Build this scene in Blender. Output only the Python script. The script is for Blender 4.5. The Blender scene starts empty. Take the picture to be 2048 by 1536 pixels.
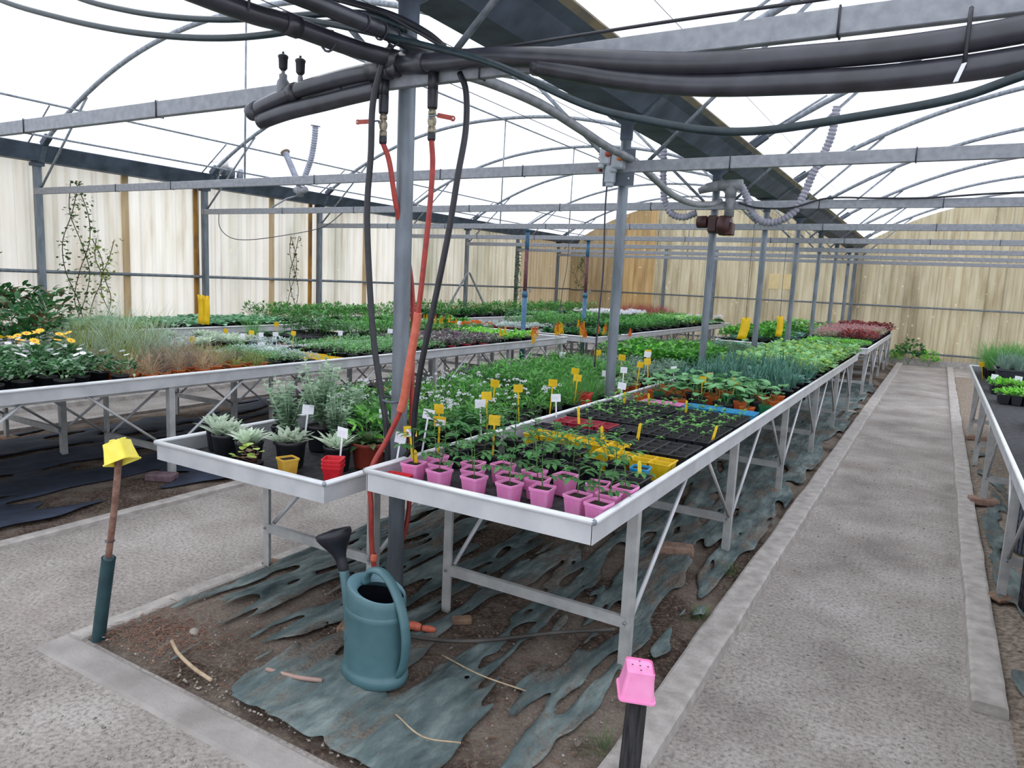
import bpy, math, random
from mathutils import Vector, Matrix, noise
R = random.Random(7)
PI = math.pi
col = bpy.context.scene.collection
V = Vector

# ------------------------------------------------------------------ mesh builder
class MB:
    def __init__(s):
        s.v = []; s.f = []; s.m = []; s.sm = []
    def add(s, vs, fs, m=0, smooth=True):
        o = len(s.v)
        s.v.extend([tuple(p) for p in vs])
        for f in fs:
            s.f.append(tuple(i + o for i in f)); s.m.append(m); s.sm.append(smooth)
        return s
    def box(s, c, d, rz=0.0, m=0, mat=None, bev=0.0):
        x, y, z = d[0]/2, d[1]/2, d[2]/2
        if bev > 0:
            b = min(bev, x*.9, y*.9, z*.9)
            vs = []; fs = []
            idx = {}
            for sx in (-1, 1):
                for sy in (-1, 1):
                    for sz in (-1, 1):
                        for ax in range(3):
                            q = [sx*(x-b), sy*(y-b), sz*(z-b)]
                            q[ax] = (sx*x, sy*y, sz*z)[ax]
                            idx[(sx, sy, sz, ax)] = len(vs); vs.append(q)
            S = (-1, 1)
            for a in S:
                fs.append([idx[(a,-1,-1,0)], idx[(a,1,-1,0)], idx[(a,1,1,0)], idx[(a,-1,1,0)]][::a])
                fs.append([idx[(-1,a,-1,1)], idx[(-1,a,1,1)], idx[(1,a,1,1)], idx[(1,a,-1,1)]][::a])
                fs.append([idx[(-1,-1,a,2)], idx[(1,-1,a,2)], idx[(1,1,a,2)], idx[(-1,1,a,2)]][::a])
                for b2 in S:
                    fs.append([idx[(a,b2,-1,0)], idx[(a,b2,-1,1)], idx[(a,b2,1,1)], idx[(a,b2,1,0)]])
                    fs.append([idx[(a,-1,b2,0)], idx[(a,-1,b2,2)], idx[(a,1,b2,2)], idx[(a,1,b2,0)]])
                    fs.append([idx[(-1,a,b2,1)], idx[(-1,a,b2,2)], idx[(1,a,b2,2)], idx[(1,a,b2,1)]])
                    for c2 in S:
                        fs.append([idx[(a,b2,c2,0)], idx[(a,b2,c2,1)], idx[(a,b2,c2,2)]])
            # orient
            out = []
            for f in fs:
                p = [V(vs[i]) for i in f]
                n = (p[1]-p[0]).cross(p[2]-p[0]); cc = sum(p, V((0,0,0)))/len(p)
                out.append(f if n.dot(cc) > 0 else f[::-1])
            fs = out
        else:
            vs = [(-x,-y,-z),(x,-y,-z),(x,y,-z),(-x,y,-z),(-x,-y,z),(x,-y,z),(x,y,z),(-x,y,z)]
            fs = [(0,3,2,1),(4,5,6,7),(0,1,5,4),(1,2,6,5),(2,3,7,6),(3,0,4,7)]
        M = mat if mat is not None else Matrix.Rotation(rz, 3, 'Z')
        C = V(c)
        return s.add([M @ V(p) + C for p in vs], fs, m, False)
    def beam(s, a, b, w, h, m=0, up=(0,0,1), bev=0.0):
        a = V(a); b = V(b); d = (b-a); L = d.length; d.normalize()
        u = V(up)
        if abs(u.dot(d)) > .98: u = V((1,0,0))
        x = d.cross(u).normalized(); u = x.cross(d).normalized()
        M = Matrix((x, d, u)).transposed()
        return s.box((a+b)/2, (w, L, h), mat=M, m=m, bev=bev)
    def tube(s, pts, r, n=8, m=0, caps=True, closed=False, smooth=True):
        pts = [V(p) for p in pts]
        k = len(pts)
        rr = r if isinstance(r, (list, tuple)) else [r]*k
        rings = []
        ref = None
        for i in range(k):
            if closed: t = pts[(i+1) % k] - pts[i-1]
            elif i == 0: t = pts[1]-pts[0]
            elif i == k-1: t = pts[-1]-pts[-2]
            else: t = (pts[i+1]-pts[i]).normalized() + (pts[i]-pts[i-1]).normalized()
            if t.length < 1e-9: t = V((0,0,1))
            t.normalize()
            if ref is None:
                ref = V((0,0,1)) if abs(t.z) < .9 else V((1,0,0))
            x = t.cross(ref)
            if x.length < 1e-5: x = t.orthogonal()
            x.normalize(); y = x.cross(t).normalized(); ref = y
            rings.append([pts[i] + (x*math.cos(2*PI*j/n) + y*math.sin(2*PI*j/n))*rr[i] for j in range(n)])
        vs = [p for q in rings for p in q]; fs = []
        for i in range(k if closed else k-1):
            a = i*n; b = ((i+1) % k)*n
            for j in range(n):
                j2 = (j+1) % n
                fs.append((a+j, b+j, b+j2, a+j2))
        if caps and not closed:
            fs.append(tuple(range(n))); fs.append(tuple(range((k-1)*n, k*n))[::-1])
        return s.add(vs, fs, m, smooth)
    def lathe(s, prof, o=(0,0,0), n=20, m=0, mat=None, sx=1, sy=1):
        O = V(o); vs = []; fs = []
        for (r, z) in prof:
            for j in range(n):
                a = 2*PI*j/n
                p = V((r*math.cos(a)*sx, r*math.sin(a)*sy, z))
                vs.append((mat @ p if mat is not None else p) + O)
        for i in range(len(prof)-1):
            for j in range(n):
                j2 = (j+1) % n
                fs.append((i*n+j, i*n+j2, (i+1)*n+j2, (i+1)*n+j))
        return s.add(vs, fs, m)
    def sq(s, prof, o=(0,0,0), rc=.25, m=0, mat=None, nx=3, ky=1.0):
        """like lathe, with a rounded square cross-section: (half width, z)"""
        O = V(o); ring = []
        for (cx, cy, a0) in ((1,1,0),(-1,1,PI/2),(-1,-1,PI),(1,-1,1.5*PI)):
            for j in range(nx):
                a = a0 + PI/2*j/(nx-1)
                ring.append((cx*(1-rc)+rc*math.cos(a), cy*(1-rc)+rc*math.sin(a)))
        n = len(ring); vs = []; fs = []
        for (r, z) in prof:
            for (x, y) in ring:
                p = V((x*r, y*r*ky, z)); vs.append((mat @ p if mat is not None else p)+O)
        for i in range(len(prof)-1):
            for j in range(n):
                j2 = (j+1) % n
                fs.append((i*n+j, i*n+j2, (i+1)*n+j2, (i+1)*n+j))
        return s.add(vs, fs, m, False)
    def disc(s, r, o, n=16, m=0, sx=1, sy=1, mat=None):
        O = V(o)
        vs = [((mat @ V((r*sx*math.cos(2*PI*j/n), r*sy*math.sin(2*PI*j/n), 0))) if mat is not None else V((r*sx*math.cos(2*PI*j/n), r*sy*math.sin(2*PI*j/n), 0)))+O for j in range(n)]
        return s.add(vs, [tuple(range(n))], m, False)
    def build(s, name, mats, parent=None, loc=None):
        me = bpy.data.meshes.new(name)
        me.from_pydata(s.v, [], s.f)
        if not isinstance(mats, (list, tuple)): mats = [mats]
        for q in mats: me.materials.append(q)
        me.polygons.foreach_set('material_index', s.m)
        me.polygons.foreach_set('use_smooth', s.sm)
        me.update()
        ob = bpy.data.objects.new(name, me); col.objects.link(ob)
        if parent is not None:
            ob.parent = parent
            if loc is None and parent.get('_w'): ob.location = -V(parent.location)
        if loc is not None: ob.location = loc
        return ob

def catmull(pts, k=6):
    P = [V(p) for p in pts]; out = []
    for i in range(len(P)-1):
        a = P[i-1] if i else P[0]*2-P[1]; b = P[i]; c = P[i+1]
        d = P[i+2] if i+2 < len(P) else P[-1]*2-P[-2]
        for j in range(k):
            t = j/k
            out.append(.5*((2*b)+(c-a)*t+(2*a-5*b+4*c-d)*t*t+(3*b-a-3*c+d)*t**3))
    out.append(P[-1]); return out

def tag(o, label=None, cat=None, group=None, kind=None):
    if label: o['label'] = label
    if cat: o['category'] = cat
    if group: o['group'] = group
    if kind: o['kind'] = kind
    return o
def thing(name, label, cat, loc=(0,0,0), rz=0, group=None, world=False):
    o = bpy.data.objects.new(name, None); col.objects.link(o)
    o.location = loc; o.rotation_euler = (0,0,rz); o.empty_display_size = .05
    if world: o['_w'] = 1
    return tag(o, label, cat, group)
CH = {}
def dup(root, loc, rz=0, sc=1, label=None, group=None, rx=0, ry=0):
    r = root.copy(); col.objects.link(r)
    r.location = loc; r.rotation_euler = (rx, ry, rz); r.scale = (sc, sc, sc)
    if label: r['label'] = label
    if group: r['group'] = group
    for c in CH.get(root.name, []):
        d = c.copy(); col.objects.link(d); d.parent = r
    return r
def ordinal(i):
    return ('first','second','third','fourth','fifth','sixth','seventh','eighth','ninth','tenth','eleventh','twelfth')[i]

# ------------------------------------------------------------------ materials
MATS = {}
def new_mat(name):
    m = bpy.data.materials.new(name); m.use_nodes = True
    nt = m.node_tree; nt.nodes.clear()
    return m, nt, nt.nodes, nt.links
def N(nodes, t, **kw):
    n = nodes.new(t)
    for k, v in kw.items():
        if hasattr(n, k): setattr(n, k, v)
    return n
def srgb(h):
    if isinstance(h, str):
        c = [int(h[i:i+2], 16)/255 for i in (0,2,4)]
    else: c = h
    return tuple((x/12.92 if x <= .04045 else ((x+.055)/1.055)**2.4) for x in c) + (1,)
def ramp(nodes, pts):
    r = nodes.new('ShaderNodeValToRGB'); e = r.color_ramp.elements
    while len(e) < len(pts): e.new(.5)
    for q, (p, c) in zip(e, pts):
        q.position = p; q.color = c
    return r
def mat(name, c1, c2=None, rough=.6, metal=0, scale=8, bump=0, bscale=None, trans=0, stretch=(1,1,1), lo=.35, hi=.65, detail=5, spec=.5, rnd=0, coord='Object', rand=0):
    if name in MATS: return MATS[name]
    m, nt, nd, lk = new_mat(name)
    out = nd.new('ShaderNodeOutputMaterial')
    p = nd.new('ShaderNodeBsdfPrincipled')
    p.inputs['Roughness'].default_value = rough; p.inputs['Metallic'].default_value = metal
    p.inputs['Specular IOR Level'].default_value = spec
    a = srgb(c1); b = srgb(c2) if c2 else a
    tc = nd.new('ShaderNodeTexCoord'); mp = nd.new('ShaderNodeMapping')
    mp.inputs['Scale'].default_value = stretch
    lk.new(tc.outputs[coord], mp.inputs[0])
    nz = nd.new('ShaderNodeTexNoise'); nz.inputs['Scale'].default_value = scale; nz.inputs['Detail'].default_value = detail
    lk.new(mp.outputs[0], nz.inputs['Vector'])
    r = ramp(nd, [(lo, a), (hi, b)]); lk.new(nz.outputs['Fac'], r.inputs[0])
    c = r.outputs[0]
    if rand:
        oi = nd.new('ShaderNodeObjectInfo'); hs = nd.new('ShaderNodeHueSaturation')
        ma = nd.new('ShaderNodeMath'); ma.operation = 'MULTIPLY_ADD'
        ma.inputs[1].default_value = rand; ma.inputs[2].default_value = 1-rand/2
        lk.new(oi.outputs['Random'], ma.inputs[0]); lk.new(ma.outputs[0], hs.inputs['Value'])
        lk.new(c, hs.inputs['Color']); c = hs.outputs[0]
    lk.new(c, p.inputs['Base Color'])
    if bump:
        n2 = nd.new('ShaderNodeTexNoise'); n2.inputs['Scale'].default_value = bscale or scale*4; n2.inputs['Detail'].default_value = 4
        lk.new(mp.outputs[0], n2.inputs['Vector'])
        bp = nd.new('ShaderNodeBump'); bp.inputs['Strength'].default_value = bump; bp.inputs['Distance'].default_value = .01
        lk.new(n2.outputs['Fac'], bp.inputs['Height']); lk.new(bp.outputs[0], p.inputs['Normal'])
    sh = p.outputs[0]
    if trans:
        t = nd.new('ShaderNodeBsdfTranslucent'); lk.new(c, t.inputs[0])
        mx = nd.new('ShaderNodeMixShader'); mx.inputs[0].default_value = trans
        lk.new(sh, mx.inputs[1]); lk.new(t.outputs[0], mx.inputs[2]); sh = mx.outputs[0]
    lk.new(sh, out.inputs[0])
    MATS[name] = m
    return m
def leafm(name, c1, c2, rough=.55, rand=.35, scale=14, trans=.3):
    g = (1.12,1.19,1.17) if name not in ('leaf_silver','leaf_ice','leaf_carex','leaf_buff','leaf_red','leaf_purple','leaf_greygreen') else (1.08,1.08,1.08)
    c1, c2 = [tuple(min(.98, int(c[i*2:i*2+2],16)/255*g[i]) for i in range(3)) for c in (c1, c2)]
    return mat(name, c1, c2, rough=rough, scale=scale, trans=trans, rand=rand, spec=.3, detail=2)

M_galv = mat('galvanised_steel', '747a82', '9aa0a8', rough=.5, metal=.35, scale=30, stretch=(1,1,.6), detail=6)
M_galvb = mat('galvanised_box', '83868c', '96999e', rough=.55, metal=.3, scale=25, detail=6)
M_post = mat('galvanised_post', '626a71', '7a828a', rough=.5, metal=.3, scale=20, stretch=(1,1,.25), detail=6)
M_gutter = mat('gutter_zinc', '3d4550', '566070', rough=.6, metal=.2, scale=5, detail=6)
M_lip = mat('gutter_lip', '8f8268', '6f6a62', rough=.7, scale=6)
M_bench = mat('bench_aluminium', 'b4b6ba', 'c8cacd', rough=.42, metal=.25, scale=6, detail=5)
M_rim = mat('bench_rim', 'd4d6d9', 'dfe1e3', rough=.3, metal=.3, scale=10)
M_leg = mat('bench_leg', '9d9e9e', 'b5b5b3', rough=.5, metal=.2, scale=12, detail=5)
M_trayfloor = mat('tray_mat', '1c1c20', '3a3a3e', rough=.85, scale=30, bump=.5)
M_black = mat('black_plastic', '15161a', '22232a', rough=.45, scale=20)
M_pipe = mat('black_pipe', '25252c', '3a3a43', rough=.34, spec=.7, scale=9, detail=5)
M_pipeg = mat('grey_pvc', '6f7277', '8b8d90', rough=.5, scale=14)
M_hose = mat('rubber_hose', '191a20', '24252c', rough=.4, scale=30)
M_hoseg = mat('dark_green_hose', '17262a', '22333a', rough=.4, scale=30)
M_red = mat('red_hose', '8a2a24', 'a5362b', rough=.45, scale=30)
M_sleeve = mat('orange_sleeve', 'c8604a', 'd8755c', rough=.5, scale=30)
M_brass = mat('brass', '77705f', '968d78', rough=.35, metal=.7, scale=40)
M_lever = mat('red_lever', '8e3325', 'a8422d', rough=.5, scale=40)
M_flex = mat('ribbed_grey', '807f8b', '9b9aa6', rough=.5, scale=10)
M_flexl = mat('ribbed_white', '8f93a3', 'a8abba', rough=.5, scale=10)
M_yel = mat('yellow_plastic', 'e6b908', 'f2cf1e', rough=.45, scale=25, trans=.15)
M_yell = mat('pale_yellow_plastic', 'ecd83c', 'f5e55f', rough=.4, scale=25)
M_white = mat('white_plastic', 'dfe0ea', 'f0f0f5', rough=.45, scale=25)
M_pink = mat('pink_plastic', 'f08fca', 'f7a1d6', rough=.4, scale=12, trans=.08)
M_pinkl = mat('light_pink_plastic', 'f58fc4', 'fba2d2', rough=.4, scale=12)
M_redp = mat('red_plastic', 'c81c28', 'dc2f3a', rough=.4, scale=15)
M_dred = mat('dark_red_plastic', '8c1a2c', 'a4243a', rough=.45, scale=15)
M_blue = mat('blue_plastic', '1f86b8', '3aa2d4', rough=.4, scale=15)
M_orange = mat('orange_plastic', 'b8551f', 'd0702f', rough=.5, scale=15)
M_green = mat('green_plastic', '0f6a3e', '1c8050', rough=.45, scale=15)
M_terra = mat('brown_plastic', '7c2f24', '94402f', rough=.5, scale=12)
M_yelpot = mat('ochre_plastic', 'd9a93a', 'e8bf55', rough=.5, scale=12)
M_soil = mat('potting_soil', '1d1512', '3b2b22', rough=.95, scale=120, bump=1, detail=3)
M_can = mat('watering_can_green', '43656c', '4f7279', rough=.42, scale=8, bump=.05, bscale=300)
M_canl = mat('can_top_green', '587c88','668a95', rough=.4, scale=8)
M_rose = mat('can_rose_black', '14151d', '1f202b', rough=.4, scale=30)
M_rust = mat('rusty_rod', '6a4a40', '8a6a5c', rough=.85, scale=30, bump=.4)
M_tubeg = mat('green_tube', '1c3a40', '2a4a50', rough=.5, scale=12)
M_wood = mat('black_wood', '17171b', '3c3b3e', rough=.8, scale=20, stretch=(6,6,.5), bump=.6)
M_plank = mat('weathered_wood', '6d5546', '92775f', rough=.85, scale=12, stretch=(1,6,1), bump=.4)
M_brick = mat('brick_clay', '83675a', 'a08574', rough=.9, scale=25, bump=.6)
M_brickp = mat('pinkish_block', '5d4a4e', '77626a', rough=.9, scale=25, bump=.6)
M_stone = mat('pale_stone', '8d857b', 'aaa299', rough=.9, scale=40)
M_bluep = mat('blue_prop', '2f5c7c', '46708c', rough=.55, scale=15)
M_rustp = mat('rusty_prop', '553238', '6f464a', rough=.7, scale=25)
M_brown = mat('pump_brown', '33191a', '4a2624', rough=.5, scale=15)
M_boxg = mat('box_grey', '9aa3ab', 'b2bac0', rough=.5, scale=15)
M_plate = mat('plate_grey', '4d5560', '5f6872', rough=.6, scale=15)
M_orangeb = mat('orange_button', 'c4602c', 'd8743c', rough=.4, scale=15)
M_sticky = mat('sticky_yellow', 'eec400', 'f8d420', rough=.35, scale=10, trans=.25)
M_wire = mat('dark_wire', '2b2a33', '3a3944', rough=.5)
M_straw = mat('dry_stem', 'a08a70', 'bca78c', rough=.9, scale=30)

# ------------------------------------------------------------------ camera + world + light
cam = bpy.data.cameras.new('camera'); camo = bpy.data.objects.new('camera', cam); col.objects.link(camo)
f_px, yaw, pitch, roll = 1441.5, .5290, -.14185, .04694
fw = V((-math.sin(yaw)*math.cos(pitch), math.cos(yaw)*math.cos(pitch), math.sin(pitch)))
rt = V((math.cos(yaw), math.sin(yaw), 0)); up = rt.cross(fw)
r2 = rt*math.cos(roll)+up*math.sin(roll); u2 = -rt*math.sin(roll)+up*math.cos(roll)
Mx = Matrix((r2, u2, -fw)).transposed().to_4x4(); Mx.translation = V((0,0,1.6))
camo.matrix_world = Mx
cam.sensor_width = 36; cam.lens = f_px/2048*36; cam.clip_end = 200; cam.clip_start = .02
sc = bpy.context.scene; sc.camera = camo
sc.view_settings.view_transform = 'Standard'; sc.view_settings.look = 'None'
sc.view_settings.gamma = 1; sc.view_settings.use_curve_mapping = False
sc.view_settings.exposure = -0.2
w = bpy.data.worlds.new('sky'); sc.world = w; w.use_nodes = True
nt = w.node_tree; nt.nodes.clear()
o_ = nt.nodes.new('ShaderNodeOutputWorld'); bg = nt.nodes.new('ShaderNodeBackground')
tc = nt.nodes.new('ShaderNodeTexCoord'); sx_ = nt.nodes.new('ShaderNodeSeparateXYZ')
rp = ramp(nt.nodes, [(0.0, (.55,.56,.58,1)), (.5, (.84,.90,1,1)), (1, (.96,.97,1,1))])
mr = nt.nodes.new('ShaderNodeMapRange'); mr.inputs[1].default_value = -1
nt.links.new(tc.outputs['Generated'], sx_.inputs[0]); nt.links.new(sx_.outputs[2], mr.inputs[0])
nt.links.new(mr.outputs[0], rp.inputs[0]); nt.links.new(rp.outputs[0], bg.inputs[0])
bg.inputs[1].default_value = 2.0; nt.links.new(bg.outputs[0], o_.inputs[0])
sun = bpy.data.lights.new('sun', 'SUN'); sun.energy = 1.5; sun.angle = math.radians(35); sun.color = (1,.97,.92)
so = bpy.data.objects.new('sun', sun); col.objects.link(so)
so.rotation_euler = V((.62, -.25, -.75)).to_track_quat('-Z', 'Y').to_euler()
# ------------------------------------------------------------------ setting materials
def floor_mat():
    m, nt, nd, lk = new_mat('trodden_concrete')
    out = nd.new('ShaderNodeOutputMaterial'); p = nd.new('ShaderNodeBsdfPrincipled'); p.inputs['Roughness'].default_value = .9
    p.inputs['Specular IOR Level'].default_value = .2
    tc = nd.new('ShaderNodeTexCoord')
    def nz(s, d, rgh=.6):
        n = nd.new('ShaderNodeTexNoise'); n.inputs['Scale'].default_value = s; n.inputs['Detail'].default_value = d; n.inputs['Roughness'].default_value = rgh
        lk.new(tc.outputs['Object'], n.inputs['Vector']); return n
    a = nz(1.7, 6); b = nz(55, 5, .7)
    ra = ramp(nd, [(.32, srgb('8b8480')), (.5, srgb('a39c97')), (.7, srgb('b6b0ac'))]); lk.new(a.outputs['Fac'], ra.inputs[0])
    rb = ramp(nd, [(.3, (.42,.40,.38,1)), (.5, (.95,.95,.95,1)), (.72, (1.3,1.28,1.26,1))]); lk.new(b.outputs['Fac'], rb.inputs[0])
    mx = nd.new('ShaderNodeMix'); mx.data_type = 'RGBA'; mx.blend_type = 'MULTIPLY'; mx.inputs[0].default_value = 1
    lk.new(ra.outputs[0], mx.inputs[6]); lk.new(rb.outputs[0], mx.inputs[7])
    vo = nd.new('ShaderNodeTexVoronoi'); vo.inputs['Scale'].default_value = 48; lk.new(tc.outputs['Object'], vo.inputs['Vector'])
    rv = ramp(nd, [(.08, (1,1,1,1)), (.2, (0,0,0,1))]); lk.new(vo.outputs['Distance'], rv.inputs[0])
    c = nz(9, 3); rc = ramp(nd, [(.52, (0,0,0,1)), (.62, (.75,.75,.75,1))]); lk.new(c.outputs['Fac'], rc.inputs[0])
    mm = nd.new('ShaderNodeMath'); mm.operation = 'MULTIPLY'; lk.new(rv.outputs[0], mm.inputs[0]); lk.new(rc.outputs[0], mm.inputs[1])
    m2 = nd.new('ShaderNodeMix'); m2.data_type = 'RGBA'; lk.new(mm.outputs[0], m2.inputs[0]); lk.new(mx.outputs[2], m2.inputs[6]); m2.inputs[7].default_value = srgb('c9c3bd')
    # brown soil trodden over the concrete in patches
    dn = nz(.9, 5); rd = ramp(nd, [(.56, (0,0,0,1)), (.76, (.6,.6,.6,1))]); lk.new(dn.outputs['Fac'], rd.inputs[0])
    m3 = nd.new('ShaderNodeMix'); m3.data_type = 'RGBA'; lk.new(rd.outputs[0], m3.inputs[0]); lk.new(m2.outputs[2], m3.inputs[6]); m3.inputs[7].default_value = srgb('8d8279')
    lk.new(m3.outputs[2], p.inputs['Base Color'])
    bp = nd.new('ShaderNodeBump'); bp.inputs['Strength'].default_value = .8; bp.inputs['Distance'].default_value = .012
    lk.new(b.outputs['Fac'], bp.inputs['Height']); lk.new(bp.outputs[0], p.inputs['Normal']); lk.new(p.outputs[0], out.inputs[0])
    return m
M_floor = floor_mat()
M_kerb = mat('kerb_concrete', '938d88', 'b5afaa', rough=.9, scale=14, bump=.6, bscale=60, lo=.3, hi=.7, detail=8)
def soil_mat():
    m, nt, nd, lk = new_mat('bed_soil')
    out = nd.new('ShaderNodeOutputMaterial'); p = nd.new('ShaderNodeBsdfPrincipled'); p.inputs['Roughness'].default_value = .95; p.inputs['Specular IOR Level'].default_value = .1
    tc = nd.new('ShaderNodeTexCoord')
    def nz(s, d, rgh=.6):
        n = nd.new('ShaderNodeTexNoise'); n.inputs['Scale'].default_value = s; n.inputs['Detail'].default_value = d; n.inputs['Roughness'].default_value = rgh
        lk.new(tc.outputs['Object'], n.inputs['Vector']); return n
    a = nz(60, 6, .7); ra = ramp(nd, [(.3, srgb('2b231f')), (.5, srgb('54473f')), (.72, srgb('8f8074'))]); lk.new(a.outputs['Fac'], ra.inputs[0])
    b = nz(1.6, 5); rb = ramp(nd, [(.44, (0,0,0,1)), (.60, (.85,.85,.85,1))]); lk.new(b.outputs['Fac'], rb.inputs[0])
    c = nz(90, 4, .7); rc = ramp(nd, [(.3, srgb('75695f')), (.7, srgb('a3978b'))]); lk.new(c.outputs['Fac'], rc.inputs[0])
    mx = nd.new('ShaderNodeMix'); mx.data_type = 'RGBA'; lk.new(rb.outputs[0], mx.inputs[0]); lk.new(ra.outputs[0], mx.inputs[6]); lk.new(rc.outputs[0], mx.inputs[7])
    lk.new(mx.outputs[2], p.inputs['Base Color'])
    bp = nd.new('ShaderNodeBump'); bp.inputs['Strength'].default_value = 1; bp.inputs['Distance'].default_value = .015
    lk.new(a.outputs['Fac'], bp.inputs['Height']); lk.new(bp.outputs[0], p.inputs['Normal']); lk.new(p.outputs[0], out.inputs[0])
    return m
M_bed = soil_mat()
M_bedl = mat('bed_gravel', '5d5147', 'a39586', rough=.95, scale=45, bump=1, bscale=80, lo=.3, hi=.7, detail=8)
def cloth_mat():
    m, nt, nd, lk = new_mat('ground_cloth')
    out = nd.new('ShaderNodeOutputMaterial'); p = nd.new('ShaderNodeBsdfPrincipled'); p.inputs['Roughness'].default_value = .85; p.inputs['Specular IOR Level'].default_value = .2
    tc = nd.new('ShaderNodeTexCoord')
    mp = nd.new('ShaderNodeMapping'); mp.inputs['Scale'].default_value = (1,.35,1); lk.new(tc.outputs['Object'], mp.inputs[0])
    def nz(s, d, rgh=.6, v=None):
        n = nd.new('ShaderNodeTexNoise'); n.inputs['Scale'].default_value = s; n.inputs['Detail'].default_value = d; n.inputs['Roughness'].default_value = rgh
        lk.new(v or tc.outputs['Object'], n.inputs['Vector']); return n
    a = nz(9, 7, .65, mp.outputs[0]); ra = ramp(nd, [(.3, srgb('3a4749')), (.5, srgb('5e6c6c')), (.7, srgb('8a9592'))]); lk.new(a.outputs['Fac'], ra.inputs[0])
    b = nz(5, 9, .75, mp.outputs[0]); rb = ramp(nd, [(.50, (0,0,0,1)), (.60, (.85,.85,.85,1))]); lk.new(b.outputs['Fac'], rb.inputs[0])
    c = nz(80, 4, .7); rc = ramp(nd, [(.3, srgb('3d332d')), (.7, srgb('8a7c70'))]); lk.new(c.outputs['Fac'], rc.inputs[0])
    mx = nd.new('ShaderNodeMix'); mx.data_type = 'RGBA'; lk.new(rb.outputs[0], mx.inputs[0]); lk.new(ra.outputs[0], mx.inputs[6]); lk.new(rc.outputs[0], mx.inputs[7])
    lk.new(mx.outputs[2], p.inputs['Base Color'])
    d = nz(26, 6, .6, mp.outputs[0]); bp = nd.new('ShaderNodeBump'); bp.inputs['Strength'].default_value = .8; bp.inputs['Distance'].default_value = .02
    lk.new(d.outputs['Fac'], bp.inputs['Height']); lk.new(bp.outputs[0], p.inputs['Normal']); lk.new(p.outputs[0], out.inputs[0])
    return m
M_cloth = cloth_mat()
M_clothd = mat('blue_ground_cloth', '1e2636', '333d50', rough=.8, scale=6, bump=.3, bscale=200, lo=.3, hi=.7, detail=7)

def wall_mat(name, cols, trans, emit_dark=1.0):
    """old corrugated plastic sheeting: ribs are geometry, with rib shading and groove dirt also painted into tint; stains, algae and panel tints are the sheet's own"""
    m, nt, nd, lk = new_mat(name)
    out = nd.new('ShaderNodeOutputMaterial'); p = nd.new('ShaderNodeBsdfPrincipled'); p.inputs['Roughness'].default_value = .55
    tc = nd.new('ShaderNodeTexCoord')
    mp = nd.new('ShaderNodeMapping'); mp.inputs['Scale'].default_value = (1,1,.14); lk.new(tc.outputs['Object'], mp.inputs[0])
    n1 = nd.new('ShaderNodeTexNoise'); n1.inputs['Scale'].default_value = 6; n1.inputs['Detail'].default_value = 8; lk.new(mp.outputs[0], n1.inputs['Vector'])
    r1 = ramp(nd, [(.25, srgb(cols[2])), (.42, srgb(cols[1])), (.62, srgb(cols[0]))]); lk.new(n1.outputs['Fac'], r1.inputs[0])
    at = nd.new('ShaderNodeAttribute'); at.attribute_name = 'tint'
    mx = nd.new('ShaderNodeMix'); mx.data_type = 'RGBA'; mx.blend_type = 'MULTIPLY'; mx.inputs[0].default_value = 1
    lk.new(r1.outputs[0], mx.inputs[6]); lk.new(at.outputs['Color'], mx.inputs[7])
    # algae near old leaks
    n2 = nd.new('ShaderNodeTexNoise'); n2.inputs['Scale'].default_value = 1.1; n2.inputs['Detail'].default_value = 9; n2.inputs['Roughness'].default_value = .65; lk.new(mp.outputs[0], n2.inputs['Vector'])
    r2 = ramp(nd, [(.55, (0,0,0,1)), (.72, (.8,.8,.8,1))]); lk.new(n2.outputs['Fac'], r2.inputs[0])
    m2 = nd.new('ShaderNodeMix'); m2.data_type = 'RGBA'; lk.new(r2.outputs[0], m2.inputs[0]); lk.new(mx.outputs[2], m2.inputs[6]); m2.inputs[7].default_value = srgb(cols[3])
    n3 = nd.new('ShaderNodeTexNoise'); n3.inputs['Scale'].default_value = 9; n3.inputs['Detail'].default_value = 2; lk.new(tc.outputs['Object'], n3.inputs['Vector'])
    r3 = ramp(nd, [(.71, (0,0,0,1)), (.74, (.6,.6,.6,1))]); lk.new(n3.outputs['Fac'], r3.inputs[0])
    m3 = nd.new('ShaderNodeMix'); m3.data_type = 'RGBA'; lk.new(r3.outputs[0], m3.inputs[0]); lk.new(m2.outputs[2], m3.inputs[6]); m3.inputs[7].default_value = srgb('f4e2bd')
    lk.new(m3.outputs[2], p.inputs['Base Color'])
    t = nd.new('ShaderNodeBsdfTranslucent'); lk.new(m3.outputs[2], t.inputs[0])
    mixs = nd.new('ShaderNodeMixShader'); mixs.inputs[0].default_value = trans
    lk.new(p.outputs[0], mixs.inputs[1]); lk.new(t.outputs[0], mixs.inputs[2]); lk.new(mixs.outputs[0], out.inputs[0])
    return m
M_wallL = wall_mat('sheet_cream', ('f4f0e8', 'ebe5d9', 'd6cbb8', '857a62'), .5)
M_wallB = wall_mat('sheet_tan', ('c6bca2', 'b3a68a', '958668', '746a50'), .38)

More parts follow.
